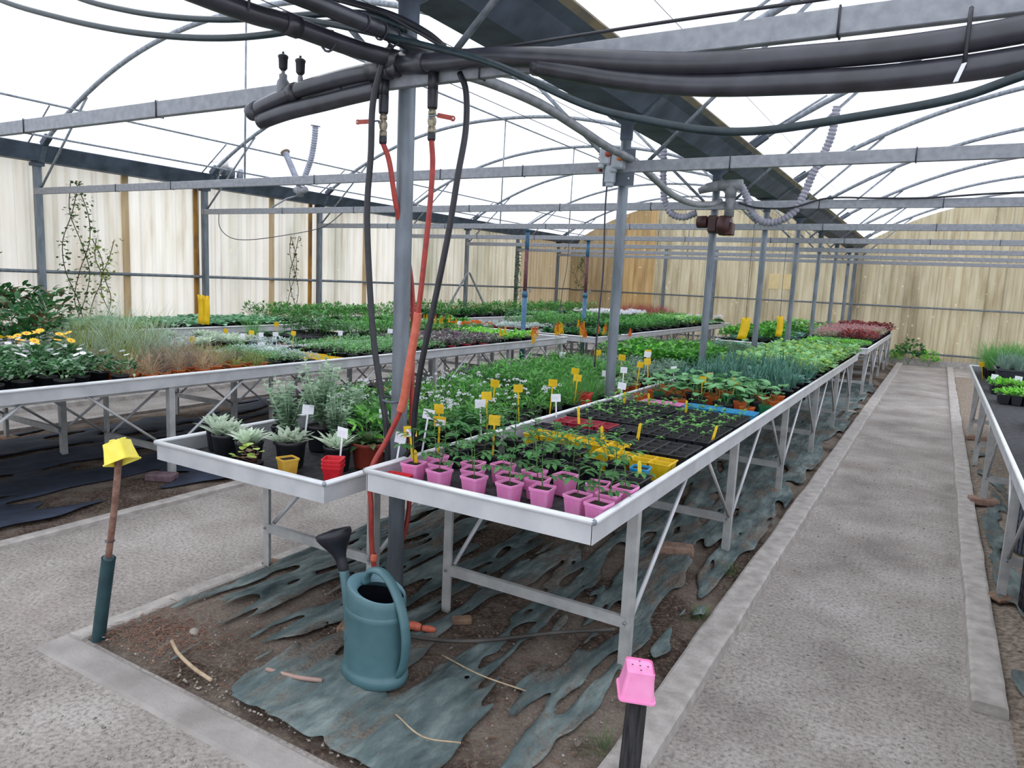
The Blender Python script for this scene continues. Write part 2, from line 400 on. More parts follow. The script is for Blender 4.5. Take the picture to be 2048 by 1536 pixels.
def film_mat():
    m, nt, nd, lk = new_mat('roof_film')
    out = nd.new('ShaderNodeOutputMaterial')
    tr = nd.new('ShaderNodeBsdfTransparent'); tr.inputs[0].default_value = (.91,.95,1,1)
    tl = nd.new('ShaderNodeBsdfTranslucent'); tl.inputs[0].default_value = (.9,.91,.95,1)
    gl = nd.new('ShaderNodeBsdfGlossy'); gl.inputs['Roughness'].default_value = .25; gl.inputs[0].default_value = (.9,.9,.95,1)
    tc = nd.new('ShaderNodeTexCoord'); n1 = nd.new('ShaderNodeTexNoise'); n1.inputs['Scale'].default_value = 1.3; n1.inputs['Detail'].default_value = 6
    mp = nd.new('ShaderNodeMapping'); mp.inputs['Scale'].default_value = (1,.5,1); lk.new(tc.outputs['Object'], mp.inputs[0]); lk.new(mp.outputs[0], n1.inputs['Vector'])
    r1 = ramp(nd, [(.35, (.3,.3,.3,1)), (.7, (.6,.6,.6,1))]); lk.new(n1.outputs['Fac'], r1.inputs[0])
    a = nd.new('ShaderNodeMixShader'); lk.new(r1.outputs[0], a.inputs[0]); lk.new(tr.outputs[0], a.inputs[1]); lk.new(tl.outputs[0], a.inputs[2])
    b = nd.new('ShaderNodeMixShader'); b.inputs[0].default_value = .04; lk.new(a.outputs[0], b.inputs[1]); lk.new(gl.outputs[0], b.inputs[2])
    lk.new(b.outputs[0], out.inputs[0])
    return m
M_film = film_mat()

# ------------------------------------------------------------------ ground
YB = 20.5; XW = -10.08
def fbm(x, y, z=0, o=4):
    return noise.fractal(V((x, y, z)), 1.0, 2.0, o)
fl = MB()
nx, ny = 60, 80
xs = [-14+24*i/nx for i in range(nx+1)]; ys = [-2.5+26*j/ny for j in range(ny+1)]
fl.add([(x, y, 0) for y in ys for x in xs], [(j*(nx+1)+i, j*(nx+1)+i+1, (j+1)*(nx+1)+i+1, (j+1)*(nx+1)+i) for j in range(ny) for i in range(nx)])
fl.build('floor', M_floor)['kind'] = 'structure'

def bed_z(x, y):
    return .010 + .012*fbm(x*2.2, y*2.2, 3) + .006*fbm(x*9, y*9, 5)
def bed(name, x0, x1, y0, y1, m, st):
    b = MB(); nx = int((x1-x0)/st); ny = int((y1-y0)/st)
    vs = []
    for j in range(ny+1):
        for i in range(nx+1):
            x = x0+(x1-x0)*i/nx; y = y0+(y1-y0)*j/ny
            e = min(1, min(i, nx-i, j, ny-j)/3)
            vs.append((x, y, .003+max(0.001, bed_z(x, y)+.012)*e))
    b.add(vs, [(j*(nx+1)+i, j*(nx+1)+i+1, (j+1)*(nx+1)+i+1, (j+1)*(nx+1)+i) for j in range(ny) for i in range(nx)])
    o = b.build(name, m); o['kind'] = 'structure'; return o
bed('ground_bed', -2.99, -.80, 1.60, 20.2, M_bed, .045)
bed('ground_bed', -7.25, -4.38, -.5, 19.8, M_bed, .07)
bed('ground_bed', -10.0, -8.15, -.5, 20.0, M_bed, .08)
bed('ground_bed', .41, 2.6, 2.2, 18.0, M_bedl, .045)

def kerb(n, x0, x1, y0, y1, z=.045, m=None):
    b = MB(); L = max(x1-x0, y1-y0); k = max(2, int(L/.12)); alongy = (y1-y0) > (x1-x0)
    ring = []
    for i in range(k+1):
        t = i/k; j = lambda s: .007*fbm(t*L*1.3, s*5.1, 1)+.003*fbm(t*L*9, s*3.3, 2)
        if alongy:
            y = y0+(y1-y0)*t; ring.append([(x0+j(1), y, 0), (x0+j(1)+.006, y, z-.006+j(4)*.5), (x0+.018+j(1), y, z+j(4)*.5), (x1-.018+j(2), y, z+j(5)*.5), (x1-.005+j(2), y, z-.006+j(5)*.5), (x1+j(2), y, 0)])
        else:
            x = x0+(x1-x0)*t; ring.append([(x, y0+j(1), 0), (x, y0+.005+j(1), z-.005), (x, y0+.015+j(1), z+j(4)*.4), (x, y1-.015+j(2), z+j(5)*.4), (x, y1-.004+j(2), z-.005), (x, y1+j(2), 0)])
    vs = [p for r in ring for p in r]; fs = []
    for i in range(k):
        for q in range(5):
            f = (i*6+q, (i+1)*6+q, (i+1)*6+q+1, i*6+q+1); fs.append(f if alongy else f[::-1])
    fs.append(tuple(range(6))); fs.append(tuple(range(k*6, k*6+6))[::-1])
    b.add(vs, fs, 0, False)
    o = b.build('trim_%d' % n, m or M_kerb); o['kind'] = 'structure'
kerb(1, -.80, -.655, 1.30, 20.3, .05)
kerb(2, .275, .405, 3.25, 20.3, .045)
kerb(3, -3.07, -2.97, 1.57, 20.0, .02)
kerb(4, -3.07, -.80, 1.44, 1.585, .008, mat('smooth_concrete','86817d','a09b97',rough=.9,scale=5,bump=.4,bscale=70,detail=8))
kerb(5, -4.40, -4.30, .9, 19.8, .03)
kerb(6, -7.30, -7.22, -.5, 19.8, .04)
kerb(7, -8.2, -8.10, -.5, 19.8, .06)

# torn ground cloth: one sheet, split and frayed in strips
def cloth(name, label, x0, x1, y0, y1, st, sty, dens, m, seed, grow=0.0):
    b = MB(); nx = int((x1-x0)/st)
    yl = [y0]
    while yl[-1] < y1: yl.append(yl[-1]+sty*(1+grow*(yl[-1]-y0)))
    ny = len(yl)-1
    vs = []; ok = []
    for y in yl:
        for i in range(nx+1):
            x = x0+(x1-x0)*i/nx
            xx = x - .16*math.sin(y*.8+seed) + .13*(y-2)
            n = fbm(xx*7.5, y*.9, seed, 5)*.72 + fbm(xx*19, y*3.2, seed+3, 4)*.42
            ok.append(n + dens(x, y) > 0)
            f = fbm(xx*9, y*1.1, seed+9, 3)
            z = max(.004, bed_z(x, y)+.014) + .010 + .030*max(0, f) + .012*abs(fbm(xx*22, y*3, seed+5, 2)) + .003*fbm(x*30, y*22, seed)
            vs.append(V((x, y, z)))
    fs = []
    for j in range(ny):
        for i in range(nx):
            q = (j*(nx+1)+i, j*(nx+1)+i+1, (j+1)*(nx+1)+i+1, (j+1)*(nx+1)+i)
            if sum(ok[k] for k in q) >= 3: fs.append(q)
    ec = {}
    for f in fs:
        for k in range(4):
            e = (f[k], f[(k+1) % 4]); e = (min(e), max(e)); ec[e] = ec.get(e, 0)+1
    nb = {}
    for (a, c), n in ec.items():
        if n == 1: nb.setdefault(a, []).append(c); nb.setdefault(c, []).append(a)
    for _ in range(4):
        new = {k: (vs[k]+sum((vs[q] for q in l), V((0,0,0)))/len(l))*.5 for k, l in nb.items()}
        for k, p in new.items(): vs[k] = p
    used = {}; v2 = []; f2 = []
    for f in fs:
        g = []
        for k in f:
            if k not in used: used[k] = len(v2); v2.append(vs[k])
            g.append(used[k])
        f2.append(g)
    b.add(v2, f2, 0, True)
    o = b.build(name, m); tag(o, label, 'ground cloth')
    md = o.modifiers.new('thick', 'SOLIDIFY'); md.thickness = .0012; md.offset = 1
    return o
def dA(x, y):
    d = .10
    if y < 2.35: d = .06 + .36*math.exp(-((x+1.75)/.42)**2-((y-1.9)/.3)**2) - .6*math.exp(-((x+2.65)/.35)**2-((y-1.75)/.28)**2)
    if y > 2.4: d = .03 + .40*min(1, (y-2.4)/3.4)
    if x > -.98: d -= .5*(x+.98)/.16
    return d + max(-.6, -(1.68-y)*5 if y < 1.68 else 0)
cloth('ground_cloth', 'torn grey green cloth sheet over the soil under the two middle benches', -2.95, -.82, 1.62, 15.0, .0125, .018, dA, M_cloth, 4.0, .6)
def dB(x, y):
    return .15 if x > -6.8 else -.1
cloth('ground_cloth', 'dark blue cloth sheet on the soil under the left benches', -7.1, -4.45, .9, 12.0, .05, .09, dB, M_clothd, 11.0)
def dC(x, y):
    return .34 - .9*abs(x-.52-.05*math.sin(y*2))/.16
cloth('ground_cloth', 'narrow strip of torn green cloth beside the right path kerb', .43, .80, 2.4, 9.0, .016, .03, dC, M_cloth, 21.0)

# loose stones and crumbs on the ground
st = MB()
def pebble(b, p, r):
    vs = []
    for (x, y, z) in ((1,0,0),(-1,0,0),(0,1,0),(0,-1,0),(0,0,1),(0,0,-.4)):
        s = r*R.uniform(.6, 1.15); vs.append((p[0]+x*s, p[1]+y*s, p[2]+z*s*.7))
    b.add(vs, [(0,2,4),(2,1,4),(1,3,4),(3,0,4),(2,0,5),(1,2,5),(3,1,5),(0,3,5)], R.choice((0,0,1)), True)
for _ in range(3600):
    q = R.random()
    if q < .45: x = R.uniform(-2.95,-.84); y = 1.62+R.random()**2*4; z = bed_z(x,y)+.014
    elif q < .70: x = R.uniform(.42,1.4); y = 2.3+R.random()**2*6; z = bed_z(x,y)+.014
    elif q < .85: x = R.uniform(-.64,.26); y = 1.7+R.random()**2*6; z = .001
    else: x = R.uniform(-4.2,-.9); y = R.uniform(1.0,1.42); z = .001
    pebble(st, (x,y,z), R.uniform(.003,.010)*(1.3 if q > .45 and q < .7 else 1))
o = st.build('loose_gravel', [M_stone, mat('grey_stone','6f6a66','8b8580',scale=40)]); tag(o, 'small stones strewn over the soil and along the path', 'gravel', kind='stuff')
# shredded bark / straw crumbs in the front corner
st = MB()
for _ in range(1500):
    if R.random() < .5: x = R.gauss(-2.72,.14); y = R.gauss(1.78,.10)
    else: x = R.uniform(-2.9,-.85); y = R.uniform(1.65,3.2)
    if not (-2.96 < x < -.83 and 1.61 < y): continue
    z = bed_z(x,y)+.022; a = R.uniform(0,2*PI); L = R.uniform(.008,.028)
    st.beam((x,y,z), (x+L*math.cos(a), y+L*math.sin(a), z+R.uniform(-.003,.006)), .0025, .0015)
o = st.build('dry_litter', mat('litter','6b4238','8e6a52',scale=60)); tag(o, 'reddish brown dry plant crumbs on the front corner of the soil', 'litter', kind='stuff')

# ------------------------------------------------------------------ walls
def corr_wall(name, pfun, L, zf, m, tintf, pitch=.12):
    """vertical ribbed sheet: pfun(s, depth) -> (x, y); zf(s) -> top"""
    b = MB(); rows = 22; ss = []; s = 0
    while s < L:
        ss += [(s, 0), (s+pitch*.36, 0), (s+pitch*.45, .016), (s+pitch*.72, .016), (s+pitch*.81, 0)]; s += pitch
    vs = []; tint = []
    for (s, d) in ss:
        x, y = pfun(s, d)
        for r in range(rows):
            z = .0+(zf(s)-.0)*r/(rows-1); vs.append((x, y, z)); tint.append(tintf(s, z))
    fs = [(i*rows+r, (i+1)*rows+r, (i+1)*rows+r+1, i*rows+r+1) for i in range(len(ss)-1) for r in range(rows-1)]
    b.add(vs, fs, 0, False)
    o = b.build(name, m); o['kind'] = 'structure'
    at = o.data.color_attributes.new('tint', 'FLOAT_COLOR', 'POINT')
    for i, c in enumerate(tint): at.data[i].color = c
    return o
RT = random.Random(3)
tl = [RT.uniform(.88,1.03) for _ in range(60)]
stainL = {4.35:.6, 6.95:.35, 9.55:.3, 10.0:.5, 11.1:.45}
RL = [RT.choice((1,.97,.93,.97,.82,.9,.95,.72)) for _ in range(400)]
def tintL(s, z):
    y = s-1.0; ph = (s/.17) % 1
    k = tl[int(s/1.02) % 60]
    if ph > .33: k *= .955  # rib band toned down, shading painted into the tint
    if .40 < ph < .50 or .75 < ph < .85: k *= RL[int(s/.085) % 400]  # rib shoulders: painted shading lines plus groove dirt, strength varies per rib
    c = [k, k*.99, k*.97]
    n = fbm(y*1.7, z*.8, 2)
    for (yc, w_, st_) in ((9.25,.42,.55),(10.3,.55,.3),(5.1,.3,.2),(8.05,.2,.2),(13.3,.8,.4),(15.6,.8,.45)):
        q = max(0, 1-abs(y-yc+.12*n)/w_)*st_*(.65+.9*max(-.5,n)); c = [c[0]*(1-q), c[1]*(1-q*.97), c[2]*(1-q*1.12)]
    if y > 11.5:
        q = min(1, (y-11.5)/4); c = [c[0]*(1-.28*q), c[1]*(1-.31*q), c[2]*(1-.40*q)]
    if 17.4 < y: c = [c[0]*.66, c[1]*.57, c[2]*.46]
    return (*c, 1)
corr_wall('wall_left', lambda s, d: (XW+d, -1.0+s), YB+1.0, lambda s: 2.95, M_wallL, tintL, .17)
def arch_z(x):
    c, h = (-6.03, 3.78) if x < -2.05 else (1.98, 3.78)
    u = min(1, abs(x-c)/h)
    return 2.97+1.08*(1-u**2.2)
tb = [RT.uniform(.92,1.04) for _ in range(60)]
def tintB(s, z):
    x = XW+s; k = tb[int(s/.9) % 60]; c = [k, k, k*.97]
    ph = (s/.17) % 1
    if .40 < ph < .50 or .75 < ph < .85: c = [q*RL[int(s/.085) % 400] for q in c]  # rib shading lines and groove dirt painted into the wall colour
    k = c[0]
    if x < -8.3: c = [k*.62, k*.52, k*.40]
    elif x < -7.3: c = [k*.92, k*.70, k*.45]
    if abs(x+1.9) < .18: c = [q*.72 for q in c]
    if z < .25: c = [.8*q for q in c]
    return (*c, 1)
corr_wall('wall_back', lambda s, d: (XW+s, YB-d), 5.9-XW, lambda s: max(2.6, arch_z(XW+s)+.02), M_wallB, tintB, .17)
# low mortar base of the back wall
b = MB(); b.box(((XW+5.9)/2, YB-.06, .08), (5.9-XW, .14, .16)); o = b.build('baseboard_back', M_kerb); o['kind'] = 'structure'

# roof film over both spans
def film(n, xa, xb):
    b = MB(); k = 28; js = 46; vs = []
    for j in range(js+1):
        y = -1.0+(YB+1.0)*j/js
        for i in range(k+1):
            x = xa+(xb-xa)*i/k
            ph = (y-.1)/2.4; sag = .035*abs(math.sin(PI*ph))
            vs.append((x, y, arch_z(x)+.055-sag+.010*fbm(x*1.5, y*1.5, n)))
    b.add(vs, [(j*(k+1)+i, j*(k+1)+i+1, (j+1)*(k+1)+i+1, (j+1)*(k+1)+i) for j in range(js) for i in range(k)])
    o = b.build('ceiling', M_film); o['kind'] = 'structure'
film(1, -9.80, -2.30); film(2, -1.78, 5.75)
# ------------------------------------------------------------------ frame of the greenhouse
FY = [.15+2.4*i for i in range(0, 9)]     # .15, 2.55(post row), 4.95 ...
FY[1] = 2.51
BZ = 2.43
def post_at(y, x, label, r=.037, top=2.78, name='roof_post', bracket=True):
    t = thing(name, label, 'post', (x, y, 0), world=True)
    b = MB(); b.tube([(x,y,-.05),(x,y,1.0),(x,y,2.0),(x,y,top-.01)], r, 16); b.build('pole', M_post, t)
    if bracket:
        b = MB(); b.lathe([(r+.001,top-.16),(r+.008,top-.15),(r+.008,top-.05),(.09,top-.02),(.10,top-.004),(.0,top-.004)], (x,y,0), 16); b.build('head_bracket', M_gutter, t)
    return t
names = ['stout grey steel post behind the watering can, with hoses tied to it', 'grey steel post carrying the two grey boxes with orange knobs', 'grey steel post carrying the brown fan blower', 'fourth grey post along the gutter, just past the hanging yellow card',
         'fifth grey post along the gutter, next to the second yellow card', 'sixth grey post along the gutter, among the greens', 'seventh grey post along the gutter, close to the back wall', 'last grey post under the gutter, touching the back wall']
for i in range(1, 9):
    post_at(FY[i], -2.05, names[i-1])
# wall posts
wl = ['nearest steel stanchion on the cream wall, beside the climbing vine', 'steel stanchion on the cream wall second from the viewer', 'steel stanchion on the cream wall by the dark water stain', 'fourth steel stanchion along the cream wall', 'steel stanchion on the cream wall with two slanting stays', 'sixth steel stanchion along the cream wall, ivy beside it', 'last steel stanchion of the cream wall in the far corner']
for k, i in enumerate((2,3,4,5,6,7,8)):
    y = FY[i]; t = thing('wall_stanchion', wl[k], 'post', (-9.93,y,0), world=True)
    b = MB(); b.box((-9.93,y,1.37), (.075,.075,2.76)); b.build('column', M_post, t)
    b = MB(); b.box((-9.93,y,2.77), (.14,.12,.045)); b.build('head_bracket', M_gutter, t)
    if i == 6:
        for s in (-1, 1):
            b = MB(); b.beam((-9.86,y+.04*s,1.75), (-9.86,y+1.55*s,.1), .035, .035); b.build('stay', M_galv, t)
ords = ['nearest galvanised tie bar, black pipes strapped beneath it', 'second galvanised tie bar from the front, meeting the post with the grey boxes', 'third galvanised tie bar, meeting the post with the brown blower', 'fourth galvanised tie bar from the front', 'fifth galvanised tie bar from the front', 'sixth galvanised tie bar from the front', 'seventh galvanised tie bar, second last before the back wall', 'rearmost galvanised tie bar, just before the back wall']
arl = ['nearest roof arch tube of the left bay, above the black hoses', 'roof arch tube of the left bay above the first wall stanchion', 'roof arch tube of the left bay rising behind the air filter unit', 'roof arch tube of the left bay, fourth from the front', 'roof arch tube of the left bay, fifth from the front', 'roof arch tube of the left bay, sixth from the front', 'roof arch tube of the left bay, second last', 'roof arch tube of the left bay against the back wall']
arr = [s.replace('left bay', 'right bay').replace('above the black hoses','over the thick black pipes').replace('above the first wall stanchion','springing by the post with grey boxes').replace('rising behind the air filter unit','beside the ribbed grey duct') for s in arl]
for k, i in enumerate(range(1, 9)):
    y = FY[i]; BZ = 2.412 if k == 0 else 2.43
    t = thing('tie_bar', ords[k], 'tie bar', (-2.05,y,BZ), world=True)
    yy = y-.055
    b = MB(); b.box(((-9.9+5.8)/2, yy, BZ), (15.7, .035, .078), bev=.003); b.build('bar', M_galvb, t)
    for x in (-8.3,-6.9,-5.1,-3.6,-2.6,-1.35,-.35,.8):
        if k > 4: break
        xx = x+R.uniform(-.3,.3); b = MB(); b.tube([(xx-.0,yy-.021,BZ-.042),(xx,yy-.021,BZ+.042),(xx,yy+.021,BZ+.042),(xx,yy+.021,BZ-.042)], .004, 5, closed=True)
        b.build('cable_tie', M_wire, t)
    for side, lab in ((0, arl), (1, arr)):
        xa, xb = ((-9.80,-2.32), (-1.76,5.72))[side]
        c = (-6.03, 1.98)[side]
        t = thing('roof_arch', lab[k], 'roof arch', (c,y,3), world=True)
        pts = [(xa+(xb-xa)*q/36, y, arch_z(xa+(xb-xa)*q/36)) for q in range(37)]
        b = MB(); b.tube(pts, .026, 10); b.build('arch_tube', M_galv, t)
        for s in (-1, 1):
            # knee brace from the tie bar up to the arch
            x0 = c+s*(3.86); x1 = c+s*(2.78)
            b = MB(); b.tube([(x0,y+.02,BZ+.05),(x1,y+.02,arch_z(x1)-.02)], .014, 8); b.build('knee_brace', M_galv, t)
            x1 = c+s*3.05; x2 = c+s*3.72
            b = MB(); b.tube([(x2,y-.18,2.98),(x1,y-.26,arch_z(x1)-.03)], .010, 6); b.build('purlin_stay', M_galv, t)
            b = MB(); b.box((c+s*3.66, y, arch_z(c+s*3.66)+.0), (.16,.07,.07), mat=Matrix.Rotation(s*.62,3,'Y')); b.build('foot_clamp', M_gutter, t)
        b = MB(); b.tube([(c,y,arch_z(c)),(c,y-.03,BZ+.03)], .010, 6); b.build('hanger_rod', M_galv, t)
# purlins and long wires
def rod(name, label, cat, a, b_, r, m=M_galv, n=8):
    b = MB(); b.tube([a, b_], r, n); o = b.build(name, m); return tag(o, label, cat)
rod('purlin', 'ridge purlin tube running along the top of the left bay', 'purlin', (-6.03,-1,4.02), (-6.03,YB-.1,4.02), .013)
rod('purlin', 'ridge purlin tube running along the top of the right bay', 'purlin', (1.98,-1,4.02), (1.98,YB-.1,4.02), .016)
rod('purlin', 'thin purlin tube along the left roof slope, over the cream wall', 'purlin', (-9.05,-1,arch_z(-9.05)-.03), (-9.05,YB-.1,arch_z(-9.05)-.03), .013)
rod('purlin', 'low purlin tube just above the wall gutter', 'purlin', (-9.5,-1,3.06), (-9.5,YB-.1,3.06), .013)
rod('purlin', 'purlin tube on the left bay slope near the central gutter', 'purlin', (-3.0,-1,arch_z(-3.0)-.03), (-3.0,YB-.1,arch_z(-3.0)-.03), .013)
for k, (x, z) in enumerate(((-2.75,3.0),(-2.6,2.72),(-1.5,3.12))):
    rod('roof_wire', ['thin wire under the left film close to the gutter','thin wire strung below the gutter on the left','thin wire under the right film close to the gutter'][k], 'wire', (x,-1,z), (x,YB-.1,z), .0025, M_wire, 4)
# wall rails
rod('wall_rail', 'horizontal steel rail along the cream left wall at chest height', 'rail', (-9.99,-1,1.44), (-9.99,YB-.1,1.44), .022, M_post)
rod('wall_rail', 'horizontal steel rail across the tan back wall at chest height', 'rail', (XW+.1,YB-.09,1.42), (5.8,YB-.09,1.42), .022, M_post)
rod('wall_rail', 'dark low rail across the tan back wall near the ground', 'rail', (XW+.1,YB-.08,.30), (5.8,YB-.08,.30), .022, M_plate)
bw = ['slim steel column on the back wall behind the white flowers', 'steel column on the back wall behind the hanging yellow card', 'steel column of the back wall below the end of the gutter']
for k, x in enumerate((-7.0,-5.55,-2.0)):
    b = MB(); b.box((x,YB-.07,1.4), (.08,.07,2.7)); o = b.build('wall_column', M_post); tag(o, bw[k], 'post')
for k, x in enumerate((-3.95,-3.62)):
    b = MB(); b.box((x,YB-.035,1.92), (.26,.01,.40)); o = b.build('repair_patch', mat('patch_sheet','dcc48c','e6d09c',scale=6)); tag(o, ['left pale square patch on the tan back wall','right pale square patch on the tan back wall'][k], 'patch')
# brown wooden battens on the cream wall
bl = ['tan vertical batten on the cream wall between the first two stanchions', 'stained vertical batten on the cream wall past the yellow card', 'tan vertical batten on the cream wall further back']
for k, y in enumerate((6.15, 8.75, 11.1)):
    b = MB(); b.box((XW+.035,y,1.42), (.03,.09,2.84)); o = b.build('wall_batten', mat('batten','b79a72','d0b48a',scale=10,stretch=(1,1,.2))); tag(o, bl[k], 'batten')
for k, y in enumerate((7.27, 9.63)):
    b = MB(); b.box((XW+.04,y,1.42), (.03,.07,2.84)); o = b.build('wall_batten', mat('rust_batten','6b4a2c','b9862f',scale=8,stretch=(1,1,.3))); tag(o, ['rust yellow batten tight behind the second wall stanchion','rust brown batten tight behind the third wall stanchion'][k], 'batten')

# gutters
def gutter(label, prof, y0, y1, lip=None):
    t = thing('gutter', label, 'gutter', (prof[0][0], y0, prof[0][1]), world=True)
    b = MB(); th = .004; k = 9; n = len(prof); vs = []
    ins = [(x, z+.012) for x, z in prof]
    for j in range(k):
        y = y0+(y1-y0)*j/(k-1)
        vs += [(x,y,z) for x,z in prof]+[(x,y,z) for x,z in ins]
    fs = []
    for j in range(k-1):
        for i in range(n-1):
            a = j*2*n+i; c = (j+1)*2*n+i
            fs += [(a,a+1,c+1,c), (a+n,c+n,c+n+1,a+n+1)]
        a = j*2*n; c = (j+1)*2*n
        fs += [(a,c,c+n,a+n), (a+n-1,a+2*n-1,c+2*n-1,c+n-1)]
    b.add(vs, fs, 0, False); b.build('trough', M_gutter, t)
    for (xa,za,xb,zb) in lip or ():
        b = MB(); b.add([(xa,y0,za),(xb,y0,zb),(xb,y1,zb),(xa,y1,za),(xa,y0,za+.01),(xb,y0,zb+.01),(xb,y1,zb+.01),(xa,y1,za+.01)], [(0,3,2,1),(4,5,6,7),(0,1,5,4),(1,2,6,5),(2,3,7,6),(3,0,4,7)], 0, False)
        b.build('flange', M_lip, t)
    # brackets at each frame
    for y in FY[1:]:
        b = MB()
        for i in range(n-1):
            b.beam((prof[i][0],y,prof[i][1]-.006), (prof[i+1][0],y,prof[i+1][1]-.006), .06, .012, up=(0,1,0) if False else (0,0,1))
        b.build('clamp_strap', M_plate, t)
    return t
gutter('dark zinc rain gutter along the central row of posts', [(-2.38,2.96),(-2.17,2.785),(-1.93,2.785),(-1.80,2.90),(-1.73,2.93)], -1, YB-.1, [(-1.73,2.93,-1.69,2.95),(-2.42,2.98,-2.38,2.96)])
gutter('dark zinc rain gutter on top of the cream left wall', [(-10.04,2.99),(-10.0,2.80),(-9.82,2.80),(-9.72,2.98)], -1, YB-.1)

# ------------------------------------------------------------------ benches
def bench(label, x0, x1, y0, y1, h, legs, struts=1, lx=(.085,.03), side=.085, fdist=.0):
    t = thing('plant_bench', label, 'bench', ((x0+x1)/2, (y0+y1)/2, 0), world=True)
    zf = h-.068
    b = MB()
    b.box(((x0+x1)/2,(y0+y1)/2,zf-.008), (x1-x0-.012,y1-y0-.012,.012), m=1)
    hh = side
    for (c, d) in ((((x0+x1)/2,y0,h-hh/2),(x1-x0,.006,hh)), (((x0+x1)/2,y1,h-hh/2),(x1-x0,.006,hh)), ((x0,(y0+y1)/2,h-hh/2),(.006,y1-y0+.006,hh)), ((x1,(y0+y1)/2,h-hh/2),(.006,y1-y0+.006,hh))):
        b.box(c, d)
    b.build('tray', [M_bench, M_trayfloor], t)
    b = MB(); r = .012; e = .006
    b.tube([(x0-e,y0-e,h),(x1+e,y0-e,h)], r, 10); b.tube([(x1+e,y0-e,h),(x1+e,y1+e,h)], r, 10)
    b.tube([(x1+e,y1+e,h),(x0-e,y1+e,h)], r, 10); b.tube([(x0-e,y1+e,h),(x0-e,y0-e,h)], r, 10)
    for (x,y) in ((x0-e,y0-e),(x1+e,y0-e),(x1+e,y1+e),(x0-e,y1+e)):
        b.lathe([(0,-.0125),(.009,-.009),(.0128,0),(.009,.009),(0,.0125)], (x,y,h), 10, m=1)
    b.build('rolled_rim', [M_rim, M_galv], t)
    zt = h-hh
    b = MB()
    for x in (x0+lx[0]+.02, x1-lx[1]-.02): b.box((x,(y0+y1)/2,zt-.006), (.03,y1-y0-.1,.03))
    b.build('bearer', M_leg, t)
    for i, y in enumerate(legs):
        for s, x in ((-1,x0+lx[0]), (1,x1-lx[1])):
            b = MB()
            w = .042
            b.box((x, y-.021, (zt+.02)/2+.0), (w,.004,zt-.02)); b.box((x+s*.021, y, (zt+.02)/2), (.004,w,zt-.02)); b.box((x-s*.014,y-.012,(zt+.02)/2),(.006,.020,zt-.02))
            lg = b.build('leg', M_leg, t)
            b = MB(); b.lathe([(.0,.001),(.018,.001),(.018,.008),(.006,.012),(.006,.03),(0,.03)], (x,y,-.0), 10); b.build('levelling_foot', M_wire, lg)
        xa, xb = x0+lx[0], x1-lx[1]
        b = MB(); b.box(((xa+xb)/2,y-.026,.235), (xb-xa,.006,.045)); b.box(((xa+xb)/2,y-.015,.257),(xb-xa-.04,.022,.004))
        for x in (xa, xb): b.lathe([(0,0),(.008,0),(.007,.005),(0,.006)], (x,y-.030,.235), 8, mat=Matrix.Rotation(PI/2,3,'X'), m=1)
        b.build('crossbar', [M_leg, M_galv], t)
        if struts:
            for x in (xa, xb):
                d = 1 if (i < len(legs)-1 or len(legs) == 1) else -1
                b = MB(); b.tube([(x+.012,y+.02*d,.25),(x+.012,y+.66*d,zt+.005)], .0105, 8); b.build('strut', M_bench, t)
                if 0 < i < len(legs)-1:
                    b = MB(); b.tube([(x+.006,y-.02*d,.25),(x+.006,y-.62*d,zt+.005)], .0095, 8); b.build('strut', M_leg, t)
    return t
L2 = [2.69,4.34,6.0,7.66,9.3,10.85]
bench('long metal bench in the middle, pink pots on its front end', -1.955, -.94, 2.2, 11.3, .80, L2)
bench('lower metal bench left of the hose post, silver leaved pots on its front end', -3.215, -2.10, 2.1, 11.6, .74, [2.57]+L2[1:], lx=(.245,.14))
bench('short metal bench at the end of the central path, red leaved trays on it', -1.98, -.93, 12.6, 19.4, .80, [12.9,14.6,16.3,18.0,19.2])
bench('metal bench beyond the lower middle bench, dark greens on it', -3.2, -2.1, 12.2, 19.4, .78, [12.5,14.2,16,17.8,19.2])
bench('long metal bench across the left path, daisies and grasses on it', -5.84, -4.78, -.2, 9.75, .80, [.0,1.6,3.25,4.9,6.5,8.1,9.6], lx=(.22,.03))
bench('second long bench from the left path, behind the daisies and grasses', -6.98, -5.97, -.2, 9.75, .80, [.0,1.55,3.1,4.75,6.4,8.0,9.6])
bench('far metal bench with the big leaved plants at its near end', -5.56, -4.5, 10.15, 18.4, .80, [10.4,12,13.7,15.4,17,18.2])
bench('far metal bench with the white flowers, next to the blue props', -6.85, -5.75, 10.15, 18.4, .80, [10.4,12,13.7,15.4,17,18.2])
bench('wall side bench holding the wide leaved plants below the cream wall', -9.45, -8.35, .5, 10.5, .80, [.8,2.4,4,5.6,7.2,8.8,10.3])
bench('far wall side bench in the left corner under the cream wall', -9.45, -8.35, 10.9, 19.0, .80, [11.2,13,14.8,16.6,18.4])
bench('metal bench right of the path with black trays on it', .41, 1.5, 1.2, 10.9, .80, [2.9,4.6,6.7,8.3,9.9], lx=(.045,.06))
